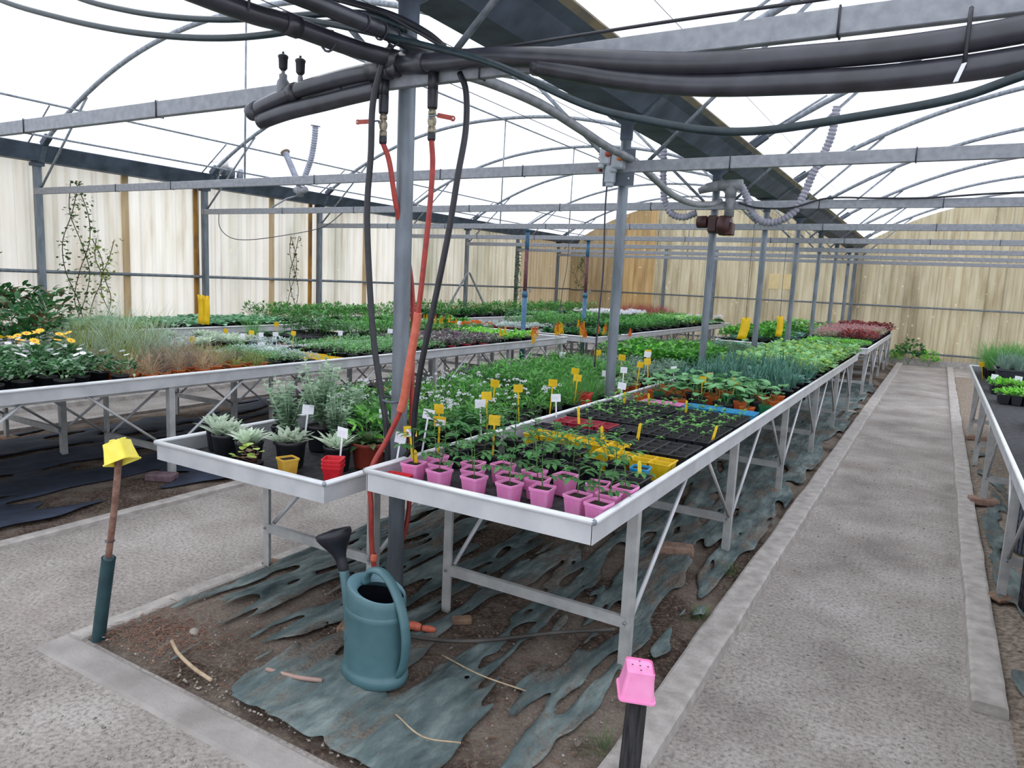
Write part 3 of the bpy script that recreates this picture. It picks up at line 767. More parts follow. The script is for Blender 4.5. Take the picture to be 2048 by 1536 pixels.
# ------------------------------------------------------------------ pipes and hoses overhead
def pipe(name, label, cat, pts, r, m, k=6, n=12, group=None):
    b = MB(); b.tube(catmull(pts, k), r, n); o = b.build(name, m); return tag(o, label, cat, group)
t = thing('heating_pipe', 'thick black pipe leaving the hose post towards the upper left', 'pipe', (-2.12,2.5,2.5), world=True)
b = MB(); b.tube(catmull([(-2.04,2.40,2.475),(-2.10,2.2,2.475),(-2.12,1.9,2.47),(-2.12,1.62,2.45),(-2.12,.6,2.44)]), .034, 14); b.build('pipe_run', M_pipe, t)
for q in ([(-2.055,2.37,2.475),(-2.02,2.44,2.473)],[(-2.115,1.96,2.472),(-2.118,1.9,2.471)]):
    b = MB(); b.tube(q, .040, 14); b.build('coupling', M_pipe, t)
for yy in (2.12, 1.72):
    b = MB(); b.tube([(-2.118+.038*math.cos(a), yy, 2.472+.038*math.sin(a)) for a in [i*2*PI/12 for i in range(12)]], .005, 5, closed=True); b.build('cable_tie', M_wire, t)
t = thing('heating_pipe', 'second black pipe beside it, running to the upper left behind the bundle of cables', 'pipe', (-2,2.5,2.55), world=True)
b = MB(); b.tube(catmull([(-2.0,2.62,2.545),(-2.0,2.3,2.545),(-2.0,1.96,2.53),(-2.0,1.7,2.52),(-2.0,.6,2.5)]), .030, 14); b.build('pipe_run', M_pipe, t)
for yy in (2.36, 2.28, 2.18):
    b = MB(); b.tube([(-2.0+.034*math.cos(a), yy, 2.543+.034*math.sin(a)) for a in [i*2*PI/12 for i in range(12)]], .004, 5, closed=True); b.build('cable_tie', M_wire, t)
# right hand pair under the tie bar
t = thing('heating_pipe', 'upper thick black pipe sagging before the nearest tie bar, right of hose post', 'pipe', (-1.9,2.41,2.44), world=True)
b = MB(); b.tube(catmull([(-1.98,2.415,2.455),(-1.79,2.41,2.44),(-1.6,2.41,2.435),(-1.32,2.41,2.405),(-1.03,2.41,2.36),(-.76,2.41,2.325),(-.45,2.41,2.31),(-.18,2.41,2.305),(.1,2.41,2.32),(.5,2.41,2.37),(1.2,2.41,2.4)]), .036, 16); b.build('pipe_run', M_pipe, t)
b = MB(); b.tube([(-2.0,2.412,2.457),(-1.93,2.413,2.452),(-1.88,2.412,2.447)], .044, 16); b.build('tee_joint', M_pipe, t)
for x, z in ((-.02,2.295),):
    b = MB(); b.tube([(x, 2.41+.05*math.cos(a), z+.01+.085*math.sin(a)) for a in [i*2*PI/14 for i in range(14)]], .006, 5, closed=True); b.build('cable_tie', M_black, t)
b = MB(); b.beam((-.02,2.36,2.235),(-.035,2.345,2.185),.014,.003); b.build('tie_tail', M_white, t)
pipe('heating_pipe', 'lower thick black pipe tucked under the sagging one, right of the hose post', 'pipe', [(-1.38,2.415,2.385),(-1.2,2.42,2.345),(-1.02,2.428,2.305),(-.76,2.425,2.262),(-.45,2.42,2.24),(-.18,2.42,2.232),(.1,2.42,2.245),(.5,2.42,2.29),(1.2,2.42,2.33)], .036, M_pipe, n=16)
# left stub with two vents
t = thing('heating_pipe', 'capped black pipe stub left of the hose post with two air vents on top', 'pipe', (-2.9,2.41,2.36), world=True)
b = MB(); b.tube(catmull([(-2.02,2.41,2.44),(-2.12,2.41,2.44),(-2.29,2.41,2.435),(-2.53,2.41,2.41),(-2.72,2.41,2.375),(-2.88,2.41,2.335)]), .035, 16); b.build('pipe_run', M_pipe, t)
b = MB(); b.tube([(-2.86,2.41,2.34),(-2.90,2.41,2.33),(-2.912,2.41,2.327)], [.041,.041,.036], 16); b.build('end_cap', M_pipe, t)
for q in ([(-2.17,2.41,2.442),(-2.06,2.41,2.443)],[(-2.60,2.41,2.398),(-2.64,2.41,2.392)]):
    b = MB(); b.tube(q, .042, 16); b.build('coupling_sleeve', M_pipe, t)
for x, z, hh, big in ((-2.69,2.40,.20,1),(-2.58,2.42,.13,0)):
    b = MB()
    if big: b.lathe([(.030,0),(.032,.02),(.026,.05),(.018,.06),(.018,.08),(.008,.085),(.008,.10)], (x,2.41,z), 14, m=1)
    else: b.lathe([(.012,0),(.012,.035),(.007,.05)], (x,2.41,z), 12, m=1)
    zz = z+(.095 if big else .045)
    b.lathe([(.008,0),(.014,.006),(.019,.012),(.0205,.055),(.023,.057),(.023,.066),(.016,.071),(.006,.072),(.005,.084),(0,.085)], (x,2.41,zz), 16)
    b.build('air_vent', [M_black, M_pipeg], t)
pipe('heating_pipe', 'dark pipe end below the vented stub, left of the hose post', 'pipe', [(-2.13,2.43,2.372),(-2.30,2.43,2.358),(-2.44,2.425,2.342),(-2.66,2.41,2.315),(-2.84,2.41,2.285)], .036, M_pipe, n=14)
# hoses
pipe('water_hose', 'long thin black hose sagging across the right half in front of everything', 'hose', [(-2.9,2.25,2.76),(-2.5,2.28,2.66),(-2.18,2.29,2.58),(-1.73,2.30,2.45),(-1.46,2.3,2.36),(-1.11,2.3,2.2),(-.87,2.3,2.13),(-.68,2.3,2.09),(-.51,2.3,2.08),(-.28,2.3,2.1),(-.04,2.3,2.13),(.11,2.3,2.175),(.4,2.3,2.27)], .0125, M_hoseg)
pipe('water_hose', 'dark hose sagging from the top left corner', 'hose', [(-5.6,2.3,3.35),(-4.94,2.3,3.09),(-4.36,2.3,2.92),(-3.84,2.3,2.79),(-3.39,2.3,2.7),(-2.98,2.3,2.64),(-2.65,2.31,2.62),(-2.35,2.33,2.63),(-2.1,2.36,2.62)], .0155, M_hoseg)
pipe('water_hose', 'dark hose sagging above the first, nearer the top edge', 'hose', [(-4.5,2.28,3.13),(-4.06,2.28,2.96),(-3.67,2.28,2.85),(-3.31,2.28,2.77),(-2.95,2.28,2.71),(-2.59,2.29,2.675),(-2.15,2.32,2.64),(-1.95,2.38,2.57)], .0145, M_hoseg)
pipe('water_hose', 'black hose bundle tied over the pipes at the top of the hose post', 'hose', [(-2.75,2.1,2.84),(-2.45,2.16,2.745),(-2.2,2.26,2.68),(-2.0,2.34,2.62),(-1.86,2.38,2.55),(-1.78,2.4,2.49)], .013, M_hose)
pipe('power_cable', 'thin black cable twisting along the pipes above the hose post', 'cable', [(-2.6,2.0,2.80),(-2.35,2.1,2.70),(-2.12,2.2,2.64),(-1.98,2.26,2.60),(-1.85,2.32,2.53),(-1.72,2.38,2.47),(-1.5,2.44,2.475),(-.9,2.44,2.48),(0,2.44,2.48),(1,2.44,2.48)], .006, M_hose, n=6)
pipe('grey_conduit', 'grey plastic pipe running under the gutter from post to post', 'pipe', [(-2.0,2.62,2.5),(-1.98,3.0,2.535),(-1.98,3.55,2.55),(-1.98,4.05,2.52),(-1.98,4.47,2.49),(-1.975,4.96,2.475),(-1.975,5.4,2.41),(-1.975,5.83,2.35),(-1.975,6.38,2.345),(-1.975,6.92,2.40),(-1.975,7.25,2.47)], .026, M_pipeg, n=12)
# downpipes with ball valves, red hoses
for x, y, sgn, lab, hp in ((-2.10,2.42,-1,'ball valve with red lever left of the hose post, red hose hanging from it', [(-2.085,2.42,2.175),(-2.07,2.43,2.07),(-2.055,2.46,1.9),(-2.055,2.535,1.72),(-2.05,2.585,1.5),(-2.04,2.585,1.1),(-2.035,2.58,.75),(-2.03,2.57,.5),(-2.05,2.53,.32),(-2.07,2.47,.16),(-2.03,2.40,.06)]),
                       (-1.845,2.42,1,'ball valve with red lever right of the hose post, red hose hanging from it', [(-1.845,2.42,2.17),(-1.82,2.40,2.05),(-1.815,2.385,1.9),(-1.825,2.38,1.75),(-1.845,2.38,1.55),(-1.865,2.38,1.4),(-1.905,2.385,1.2),(-1.94,2.395,1.05),(-2.0,2.375,.90),(-2.035,2.31,.76),(-2.02,2.30,.6),(-2.015,2.30,.46),(-1.995,2.30,.34),(-1.95,2.33,.2),(-1.96,2.36,.10),(-1.86,2.42,.055)])):
    t = thing('ball_valve', lab, 'valve', (x,y,2.2), world=True)
    b = MB(); b.tube([(x,y,2.41),(x,y,2.335)], .021, 12); b.tube([(x,y,2.345),(x,y,2.34),(x,y,2.275),(x,y,2.268)], [.0195,.0215,.0205,.018], 12); b.build('downpipe', M_black, t)
    b = MB(); b.lathe([(.013,.27),(.014,.262),(.016,.26),(.016,.245),(.012,.243),(.012,.24),(.017,.232),(.018,.22),(.015,.205),(.013,.2),(.016,.198),(.0165,.178),(.012,.172)], (x,y,2.0), 12); vb = b.build('valve_body', M_brass, t)
    b = MB(); b.tube([(x,y,2.228),(x+sgn*.006,y-.022,2.23)], .006, 8, m=1)
    b.beam((x,y-.024,2.235), (x+sgn*.05,y-.024,2.236), .012, .004, m=1)
    b.beam((x+sgn*.045,y-.024,2.236), (x+sgn*.125,y-.024,2.238-.02*(sgn>0)), .004, .018)
    b.tube([(x+sgn*.12,y-.022,2.238-.02*(sgn>0)),(x+sgn*.12,y-.026,2.238-.02*(sgn>0))], .011, 12); b.tube([(x+sgn*.123,y-.0268,2.238-.02*(sgn>0)),(x+sgn*.123,y-.0262,2.238-.02*(sgn>0))], .004, 10, m=2)
    b.build('lever', [M_lever, M_galv, M_white], vb)
    b = MB(); b.lathe([(.0,.0),(.014,.0),(.0165,.008),(.0165,.03),(.012,.04),(.0,.04)], (x,y,2.145), 12); b.build('hose_clip', M_black, t)
    hp = [(x,y,2.15)]+hp[1:] if sgn < 0 else [(x,y,2.15)]+hp[1:]
    c = catmull(hp, 6)
    b = MB(); b.tube(c, .0115, 10); b.build('red_hose', M_red, t)
    if sgn > 0:
        pts = [p for p in c if 1.02 < p.z < 1.47]
        pts = catmull(pts, 9); prof = [.0145+.0045*(i % 2) for i in range(len(pts))]
        b = MB(); b.tube(pts, prof, 10); b.build('corrugated_sleeve', M_sleeve, t)
        b = MB(); b.lathe([(.0115,.0),(.016,.005),(.017,.012),(.015,.02),(.017,.024),(.0115,.035)], (-2.0,2.30,.365), 10); b.build('hose_joint', M_sleeve, t)
        c2 = [p for p in c if p.z < .33]
        if len(c2) > 2:
            c2 = catmull(c2, 4); b = MB(); b.tube(c2, [.0150+.002*(i % 2) for i in range(len(c2))], 10); b.build('corrugated_sleeve', M_sleeve, t)
pipe('water_hose', 'black hose hanging in a long loop left of the hose post', 'hose', [(-2.02,2.37,2.52),(-2.07,2.37,2.44),(-2.115,2.37,2.3),(-2.13,2.38,2.1),(-2.145,2.38,1.87),(-2.13,2.385,1.58),(-2.10,2.39,1.3),(-2.06,2.40,1.08),(-2.035,2.41,.92),(-2.04,2.43,.72)], .0135, M_hose)
pipe('water_hose', 'black hose hanging in a curve right of the hose post', 'hose', [(-1.73,2.44,2.40),(-1.69,2.43,2.32),(-1.665,2.40,2.17),(-1.68,2.38,2.0),(-1.71,2.38,1.81),(-1.75,2.38,1.61),(-1.805,2.385,1.38),(-1.855,2.40,1.19),(-1.90,2.43,1.0),(-1.92,2.45,.87),(-1.97,2.46,.8),(-1.995,2.47,.70)], .0125, M_hose)
pipe('water_hose', 'thin black tube running straight down behind the hose post', 'hose', [(-2.085,2.56,2.42),(-2.10,2.57,2.0),(-2.10,2.57,1.4),(-2.09,2.565,.95)], .006, M_hose, n=6)
t = tag(MB().tube([(-2.05+.055*math.cos(a)-.0, 2.47+.075*math.sin(a), 1.06+.01*math.sin(a*2)) for a in [i*2*PI/16 for i in range(16)]], .006, 6, closed=True).build('hose_strap', M_plate), 'grey strap holding the hoses to the post at bench height', 'strap')
t = thing('hose_coupling', 'orange hose coupling lying on the soil at the foot of the hose post', 'coupling', (-1.86,2.42,.05), world=True)
b = MB(); b.tube([(-1.90,2.40,.062),(-1.865,2.415,.06),(-1.84,2.425,.056),(-1.83,2.43,.055)], [.017,.02,.02,.014], 10); b.build('sleeve', M_sleeve, t)
b = MB(); b.tube([(-1.825,2.432,.053),(-1.795,2.445,.052),(-1.77,2.455,.05)], [.013,.016,.010], 10); b.build('plug', M_sleeve, t)

# socket boxes on the second post
t = thing('socket_panel', 'grey steel plate on the second post with grey boxes and orange knobs', 'socket box', (-2.05,4.88,2.42), world=True)
b = MB(); b.box((-2.065,4.885,2.425), (.235,.008,.25)); b.lathe([(0,0),(.007,0),(.006,.004),(0,.005)], (-1.985,4.88,2.35), 8, mat=Matrix.Rotation(PI/2,3,'X'), m=1); b.build('mounting_plate', [M_plate, M_white], t)
for (x, z, kb) in ((-2.14,2.495,M_lever),(-2.05,2.465,M_orangeb)):
    b = MB(); b.box((x,4.835,z), (.085,.09,.12), bev=.012); b.box((x-.02,4.80,z-.07), (.04,.05,.03), bev=.008); bx = b.build('socket_box', M_boxg, t)
    b = MB()
    for q in range(4): b.box((x-.046,4.835,z+.03-.018*q), (.008,.07,.009), bev=.002)
    b.box((x-.044,4.835,z-.07), (.012,.05,.06), bev=.003); b.build('grip_fins', M_lever, bx)
    b = MB(); b.lathe([(.0,.0),(.020,.0),(.022,.01),(.018,.018),(0,.020)], (x+.03,4.79,z+.01), 14, mat=Matrix.Rotation(PI/2,3,'X')); b.build('knob', kb, bx)
b = MB(); b.box((-2.10,4.82,2.37), (.07,.06,.13), bev=.014); b.box((-2.10,4.82,2.30),(.05,.045,.03),bev=.008); b.build('plug', M_boxg, t)
b = MB(); b.tube(catmull([(-2.12,4.82,2.30),(-2.125,4.83,2.1),(-2.12,4.85,1.7),(-2.14,4.86,1.3),(-2.15,4.87,1.0)]), .006, 6); b.build('cable', M_wire, t)

# blower, elbow and ducts on the third post
t = thing('fan_blower', 'dark brown fan blower strapped to the third post', 'blower', (-2.0,7.3,2.2), world=True)
b = MB(); R90 = Matrix.Rotation(PI/2,3,'Y'); b.lathe([(0,-.02),(.075,-.02),(.095,.0),(.10,.05),(.095,.10),(.0,.11)], (-1.96,7.26,2.235), 20, mat=R90); b.box((-1.86,7.26,2.20), (.07,.12,.12), bev=.01); b.build('fan_housing', M_brown, t)
b = MB(); b.lathe([(0,0),(.055,0),(.06,.01),(.06,.09),(.05,.1),(0,.1)], (-2.19,7.27,2.27), 16, mat=R90); b.box((-2.03,7.27,2.25), (.09,.11,.16), bev=.01); b.build('motor', M_brown, t)
b = MB(); b.tube([(-2.05+.041*math.cos(a),7.35+.041*math.sin(a),2.17) for a in [i*2*PI/14 for i in range(14)]], .008, 6, closed=True); b.tube([(-2.05+.041*math.cos(a),7.35+.041*math.sin(a),2.31) for a in [i*2*PI/14 for i in range(14)]], .008, 6, closed=True); b.build('pipe_clamp', M_wire, t)
b = MB(); b.tube([(-1.885,7.27,2.32),(-1.885,7.27,2.52)], .047, 14); b.tube([(-2.0,7.27,2.62),(-1.78,7.27,2.62)], .053, 14); b.tube([(-1.885,7.27,2.50),(-1.885,7.27,2.62)], .055, 14); b.tube([(-2.0,7.27,2.62),(-2.12,7.27,2.60),(-2.2,7.27,2.57)], [.052,.046,.03], 12); b.build('tee_pipe', M_pipeg, t)
def duct(label, pts, r, m, cat='duct', flange=None):
    t = thing('ribbed_duct', label, cat, pts[0], world=True)
    c = catmull(pts, 5); L = sum((c[i+1]-c[i]).length for i in range(len(c)-1)); n = int(L/.0085)
    # resample evenly
    out = []; acc = 0; step = L/n; i = 0; cur = c[0]; out.append(cur); need = step
    while i < len(c)-1 and len(out) <= n:
        d = (c[i+1]-cur).length
        if d >= need: cur = cur+(c[i+1]-cur)*(need/d); out.append(cur); need = step
        else: need -= d; i += 1; cur = c[i]
    b = MB(); b.tube(out, [r*(1.0,.80,.80,1.0)[q % 4] for q in range(len(out))], 12); hw = b.build('hose_wall', m, t)
    if flange:
        p = out[-1]; d = (out[-1]-out[-3]).normalized(); q = d.to_track_quat('Z','Y').to_matrix()
        b = MB(); b.lathe([(r*.8,-.01),(r*1.5,-.006),(r*1.55,.004),(r*.8,.006)], p, 16, mat=q); b.build('end_flange', flange, hw)
    return t
duct('ribbed grey duct looping from the blower up to the right roof film', [(-1.79,7.28,2.61),(-1.73,7.29,2.5),(-1.69,7.3,2.39),(-1.61,7.3,2.30),(-1.52,7.3,2.265),(-1.40,7.3,2.285),(-1.28,7.3,2.38),(-1.21,7.3,2.54),(-1.16,7.3,2.70),(-1.09,7.3,2.86),(-1.03,7.3,3.05),(-1.01,7.3,3.30)], .038, M_flex)
duct('ribbed grey duct hanging from the left roof film near the third post', [(-2.22,7.3,2.36),(-2.35,7.3,2.32),(-2.48,7.3,2.36),(-2.56,7.3,2.5),(-2.59,7.3,2.7),(-2.60,7.3,2.88),(-2.61,7.3,3.06)], .036, M_flex)
da = duct('pale ribbed tube rising straight to the left roof film above the tie bar', [(-8.36,7.85,2.86),(-8.28,7.85,3.02),(-8.17,7.85,3.25),(-8.11,7.85,3.5),(-8.09,7.85,3.70)], .047, M_flexl, flange=M_flexl)
duct('shorter pale ribbed tube leaning left up to the left roof film', [(-8.43,7.86,2.86),(-8.52,7.87,3.0),(-8.64,7.88,3.18),(-8.76,7.89,3.36)], .047, M_flexl, flange=mat('flange_brown','8a7460','a38c75'))
b = MB(); b.tube([(-8.50,7.85,2.80),(-8.40,7.85,2.76),(-8.27,7.85,2.80)], .045, 12); b.tube([(-8.40,7.85,2.70),(-8.40,7.85,2.84)], .05, 12); b.tube([(-8.40,7.85,2.72),(-8.40,7.6,2.64),(-8.40,7.32,2.48)], .012, 6); b.build('wye_fitting', M_pipeg, da)
# ventilation motor over the wall gutter
t = thing('vent_motor', 'dusty grey winding motor with a round wheel over the wall gutter', 'motor', (-9.7,7.6,3.05), world=True)
b = MB(); b.lathe([(0,0),(.06,0),(.11,.01),(.125,.03),(.125,.07),(.10,.08),(.05,.07),(.04,.09),(0,.09)], (-9.68,7.86,3.05), 20, mat=Matrix.Rotation(PI/2,3,'X')@Matrix.Rotation(-.5,3,'Y')); b.build('wheel', M_flexl, t)
b = MB(); b.box((-9.72,7.62,3.06), (.14,.18,.16), bev=.02); b.box((-9.74,7.42,3.06), (.10,.16,.12), bev=.02); b.lathe([(0,0),(.055,0),(.055,.14),(0,.15)], (-9.72,7.56,3.12), 12); b.build('gearbox', M_plate, t)
b = MB(); b.beam((-9.74,7.3,3.16),(-9.66,7.62,3.22),.05,.02); b.beam((-9.7,7.5,3.2),(-9.7,7.4,2.9),.04,.02); b.build('bracket', M_galv, t)
pipe('power_cable', 'thin grey cable looping below the tie bar near the winding motor', 'cable', [(-9.6,7.35,2.43),(-9.55,7.33,2.2),(-9.3,7.32,2.05),(-8.9,7.32,2.02),(-8.2,7.3,2.08),(-7.4,7.3,2.2),(-7.0,7.3,2.4)], .006, M_wire, n=5)
pipe('power_cable', 'black cable lying along the third tie bar right of the blower', 'cable', [(-1.8,7.26,2.45),(-1.6,7.26,2.40),(-1.3,7.25,2.40),(-1.0,7.25,2.48),(-.6,7.26,2.475),(-.2,7.25,2.47),(.4,7.25,2.50),(1.2,7.25,2.48)], .009, M_hose, n=6)
# telescopic props in the middle of the left bay
for x, y, lab in ((-5.66,9.95,'nearer blue and rust coloured telescopic prop under a tie bar'),(-5.66,12.2,'farther blue and rust coloured telescopic prop under a tie bar')):
    t = thing('steel_prop', lab, 'prop', (x,y,0), world=True)
    b = MB(); b.tube([(x,y,0),(x,y,1.4)], .040, 14); b.tube([(x,y,1.36),(x,y,1.45)], .046, 14); b.box((x,y,.006),(.14,.14,.01)); ot = b.build('outer_tube', M_bluep, t)
    b = MB(); b.tube([(x,y,1.4),(x,y,2.12)], .030, 12); b.build('inner_tube', M_rustp, t)
    b = MB(); b.tube([(x,y,2.10),(x,y,2.40)], .032, 12); b.box((x,y,2.39),(.12,.12,.01)); b.build('head_piece', M_bluep, t)
    b = MB(); b.tube([(x-.10,y,1.47),(x+.10,y,1.49)], .008, 6); b.tube([(x+.1,y,1.49),(x+.1,y,1.44)],.008,6); b.build('pin', M_galv, ot)
# wires with sticky traps
def trap(label, x, y, z0, z1, wdt, top, rz=0, tilt=0, wire=True):
    t = thing('sticky_trap', label, 'sticky trap', (x,y,z0), world=True)
    b = MB(); h = z1-z0; n = 6; vs = []
    for i in range(n+1):
        z = z0+h*i/n; bend = .012*math.sin(PI*i/n)+tilt*(i/n-.5)
        for s in (-1, 1):
            vs.append((x+s*wdt/2*math.cos(rz)+bend, y+s*wdt/2*math.sin(rz)+bend*.3, z))
    b.add(vs, [(2*i,2*i+1,2*i+3,2*i+2) for i in range(n)], 0, True)
    o = b.build('card', M_sticky, t); md = o.modifiers.new('t','SOLIDIFY'); md.thickness = .002
    if wire:
        b = MB(); b.tube([(x+tilt/2,y,z1-.015),(x+tilt/2,y,z1+.02),(x+tilt/2-.01,y,(z1+top)/2),(x+tilt/2,y,top)], .003, 5); b.build('hanging_wire', M_wire, t)
trap('yellow sticky card hanging on a wire above the leeks', -1.925, 8.5, 1.06, 1.31, .105, 2.4, tilt=.035)
trap('yellow sticky card hanging farther back beside the fifth post', -1.90, 10.5, 1.01, 1.29, .085, 2.4, rz=.3)
trap('left half of the yellow sticky pair hanging before the cream wall', -6.70, 4.89, 1.0, 1.305, .092, 2.385)
trap('right half of the yellow sticky pair hanging before the cream wall', -6.595, 4.875, 1.0, 1.30, .088, 2.385, rz=.2)
pipe('hanging_wire', 'long thin wire hanging to the back greens left of the second post', 'wire', [(-6.0,12.1,2.45),(-6.02,12.1,1.9),(-6.08,12.08,1.4),(-6.1,12.08,.9)], .006, M_wire, n=5)

# ------------------------------------------------------------------ watering can
def watering_can():
    cx, cy = -1.735, 2.055
    t = thing('watering_can', 'green plastic watering can with black rose, standing by the hose post', 'watering can', (cx,cy,.028), rz=math.radians(-6), world=False)
    m = Matrix.Identity(3)
    SX, SY = .165, .118         # oval body, long axis along x
    H = .385
    def ell(z, k): return (k, z)
    b = MB()
    prof = [(0,0),(.93,0),(1.0,.008),(1.02,.03),(1.0,.048),(.955,.056),(.95,.07),(.93,.2),(.905,H-.085),(.925,H-.08),(.92,H-.060),(.90,H-.055)]
    b.lathe(prof, (0,0,0), 40, sx=SX, sy=SY)
    # body rises towards the spout side (top slopes down to the back)
    n = 40; rings = []
    tops = [(.895,0.0),(.89,.028),(.86,.034)]
    vs = []
    for k, (r, dz) in enumerate([(.90,-.055)]+tops):
        for j in range(n):
            a = 2*PI*j/n; x = r*math.cos(a)*SX; y = r*math.sin(a)*SY
            sl = (-.16*x) if k else 0
            vs.append((x, y, H+dz+(sl+.0 if k else 0)))
    fs = [(k*n+j, k*n+(j+1) % n, (k+1)*n+(j+1) % n, (k+1)*n+j) for k in range(3) for j in range(n)]
    b.add(vs, fs)
    b.build('body', M_can, t)
    # top plate with an oval opening towards the back
    b = MB(); vs = []; 
    for j in range(n):
        a = 2*PI*j/n; x = .86*math.cos(a)*SX; y = .86*math.sin(a)*SY; vs.append((x,y,H+.034-.16*x))
    ox, orx, ory = .028, .110, .092
    for j in range(n):
        a = 2*PI*j/n; x = ox+orx*math.cos(a); y = ory*math.sin(a); x = min(x, .80*SX); vs.append((x,y,H+.037-.16*x))
    for j in range(n):
        a = 2*PI*j/n; x = ox+orx*.97*math.cos(a); y = .97*ory*math.sin(a); x = min(x, .79*SX); vs.append((x,y,H+.015-.16*x))
    fs = [(k*n+j, k*n+(j+1) % n, (k+1)*n+(j+1) % n, (k+1)*n+j) for k in range(2) for j in range(n)]
    b.add(vs, fs); b.build('top_rim', M_canl, t)
    # dark interior wall
    b = MB(); b.lathe([(.84,H-.01),(.86,.2),(.85,.05),(0,.05)], (0,0,0), 32, sx=SX, sy=SY); b.build('inside', M_rose, t)
    # spout along the left side
    b = MB(); pts = catmull([(-.145,.0,.10),(-.165,0,.20),(-.185,0,.30),(-.205,0,.38),(-.232,0,.455)], 5)
    k = len(pts); b.tube(pts, [.034-.014*i/(k-1) for i in range(k)], 14); b.add([(-.15,-.006,.33),(-.15,.006,.33),(-.19,.006,.33),(-.19,-.006,.33),(-.15,-.006,.40),(-.15,.006,.40),(-.198,.006,.36),(-.198,-.006,.36)], [(0,3,2,1),(4,5,6,7),(0,1,5,4),(1,2,6,5),(2,3,7,6),(3,0,4,7)], 0, False)
    b.build('spout', M_can, t)
    b = MB(); q = V((-.36,-.06,.93)).normalized().to_track_quat('Z','Y').to_matrix()
    b.lathe([(.0205,-.02),(.0245,.0),(.024,.035),(.028,.055),(.042,.085),(.066,.125),(.078,.15),(.078,.168),(.073,.171),(0,.18)], (-.228,0,.448), 24, mat=q); b.build('rose', M_rose, t)
    # hoop handle from the spout side over the top and down the back
    b = MB()
    pts = catmull([(-.068,0,.42),(-.062,0,.455),(-.03,0,.492),(.03,0,.502),(.085,0,.475),(.135,0,.415),(.172,0,.34),(.190,0,.26),(.192,0,.18),(.176,0,.105),(.148,0,.055)], 6)
    wv = []; fs = []; kk = len(pts)
    for i, p in enumerate(pts):
        tn = (pts[min(i+1,kk-1)]-pts[max(i-1,0)]).normalized(); nn = V((tn.z,0,-tn.x))
        w2 = .021; th = .0125
        for (u, v) in ((-1,-.4),(-.6,-1),(.6,-1),(1,-.4),(1,.4),(.6,1),(-.6,1),(-1,.4)):
            wv.append(p+V((0,u*w2,0))+nn*(v*th))
    for i in range(kk-1):
        for j in range(8): fs.append((i*8+j, i*8+(j+1) % 8, (i+1)*8+(j+1) % 8, (i+1)*8+j))
    fs += [tuple(range(8))[::-1], tuple(range((kk-1)*8, kk*8))]
    b.add(wv, fs); b.build('handle', M_can, t)
    # small moulded hexagon emblem on the side
    b = MB(); pts = []
    for j in range(6):
        a = PI/3*j; u = .020*math.cos(a); v = .026*math.sin(a); ang = math.radians(-127)+u/.13
        pts.append((math.cos(ang)*SX*.945, math.sin(ang)*SY*.945, .19+v))
    b.tube(pts, .0012, 4, closed=True)
    pts2 = [(p[0]-.02, p[1]-.004 if False else p[1]+.002, p[2]) for p in pts]
    b.build('emblem', M_canl, t)
    return t
wc = watering_can(); wc.rotation_euler = (0,0,math.radians(-8)); wc.scale = (.90,.95,.87); wc.location.x -= .035

# yellow pot on a rusty rod in a green tube; pink pot on a black post
def pot_sq_mesh(b, w, h, flip=False, wall=.0025, m=0):
    b.sq([(w*.36,0.0),(w*.37,.001),(w*.385,h*.3),(w*.46,h*.93),(w*.5,h*.935),(w*.5,h),(w*.475,h),(w*.45,h*.9),(w*.36,h*.06),(0,h*.06)], rc=.22, m=m)
t = thing('marker_stake', 'rusty iron rod in a green tube at the corner of the soil bed', 'stake', (-2.93,1.62,0), world=True)
b = MB(); b.tube([(-2.945,1.625,-.03),(-2.885,1.62,.18),(-2.83,1.62,.395)], .027, 16, caps=False); b.tube([(-2.83,1.62,.395),(-2.84,1.62,.36)], .023, 16, caps=True); b.build('green_tube', M_tubeg, t)
b = MB(); b.tube([(-2.885,1.625,.2),(-2.838,1.624,.40),(-2.78,1.622,.62),(-2.735,1.62,.83)], .013, 8); b.build('rod', M_rust, t)
b = MB(); b.tube([(-2.82+.018*math.cos(a),1.622+.018*math.sin(a),.47) for a in [i*2*PI/10 for i in range(10)]], .002, 4, closed=True); b.tube([(-2.802,1.622,.47),(-2.785,1.612,.475)],.002,4); b.build('wire_loop', M_wire, t)
t = thing('plant_pot', 'bright yellow square pot upturned on the rusty rod', 'pot', (-2.722,1.615,.862))
t.rotation_euler = (math.radians(180-16), math.radians(-24), math.radians(30))
b = MB(); pot_sq_mesh(b, .105, .085); b.build('pot_wall', M_yell, t).location = (0,0,-.04)
b = MB()
for a in range(4):
    x = .028*math.cos(a*PI/2); y = .028*math.sin(a*PI/2); b.box((x,y,-.043), (.022,.022,.008), rz=a*PI/2+PI/4, bev=.003)
b.build('base_feet', M_yell, t)
t = thing('kerb_post', 'short black wooden post beside the path kerb at the bottom edge', 'post', (-.71,2.02,0), world=True)
b = MB(); b.tube([(-.69,2.03,-.05),(-.688,2.03,.10),(-.683,2.03,.25),(-.68,2.03,.355)], [.034,.034,.033,.032], 9, smooth=False); b.build('post_shaft', M_wood, t)
t = thing('plant_pot', 'bright pink square pot upturned on the black post', 'pot', (-.678,2.03,.437))
t.rotation_euler = (math.radians(180+4), math.radians(5), math.radians(27))
b = MB(); pot_sq_mesh(b, .115, .095); b.build('pot_wall', M_pinkl, t)
b = MB()
for (x,y) in ((0,0),(.024,0),(-.024,0),(0,.024),(0,-.024)): b.disc(.0035, (x,y,-.0006), 8, mat=Matrix.Rotation(PI,3,'X'))
b.build('drain_holes', M_wire, t)
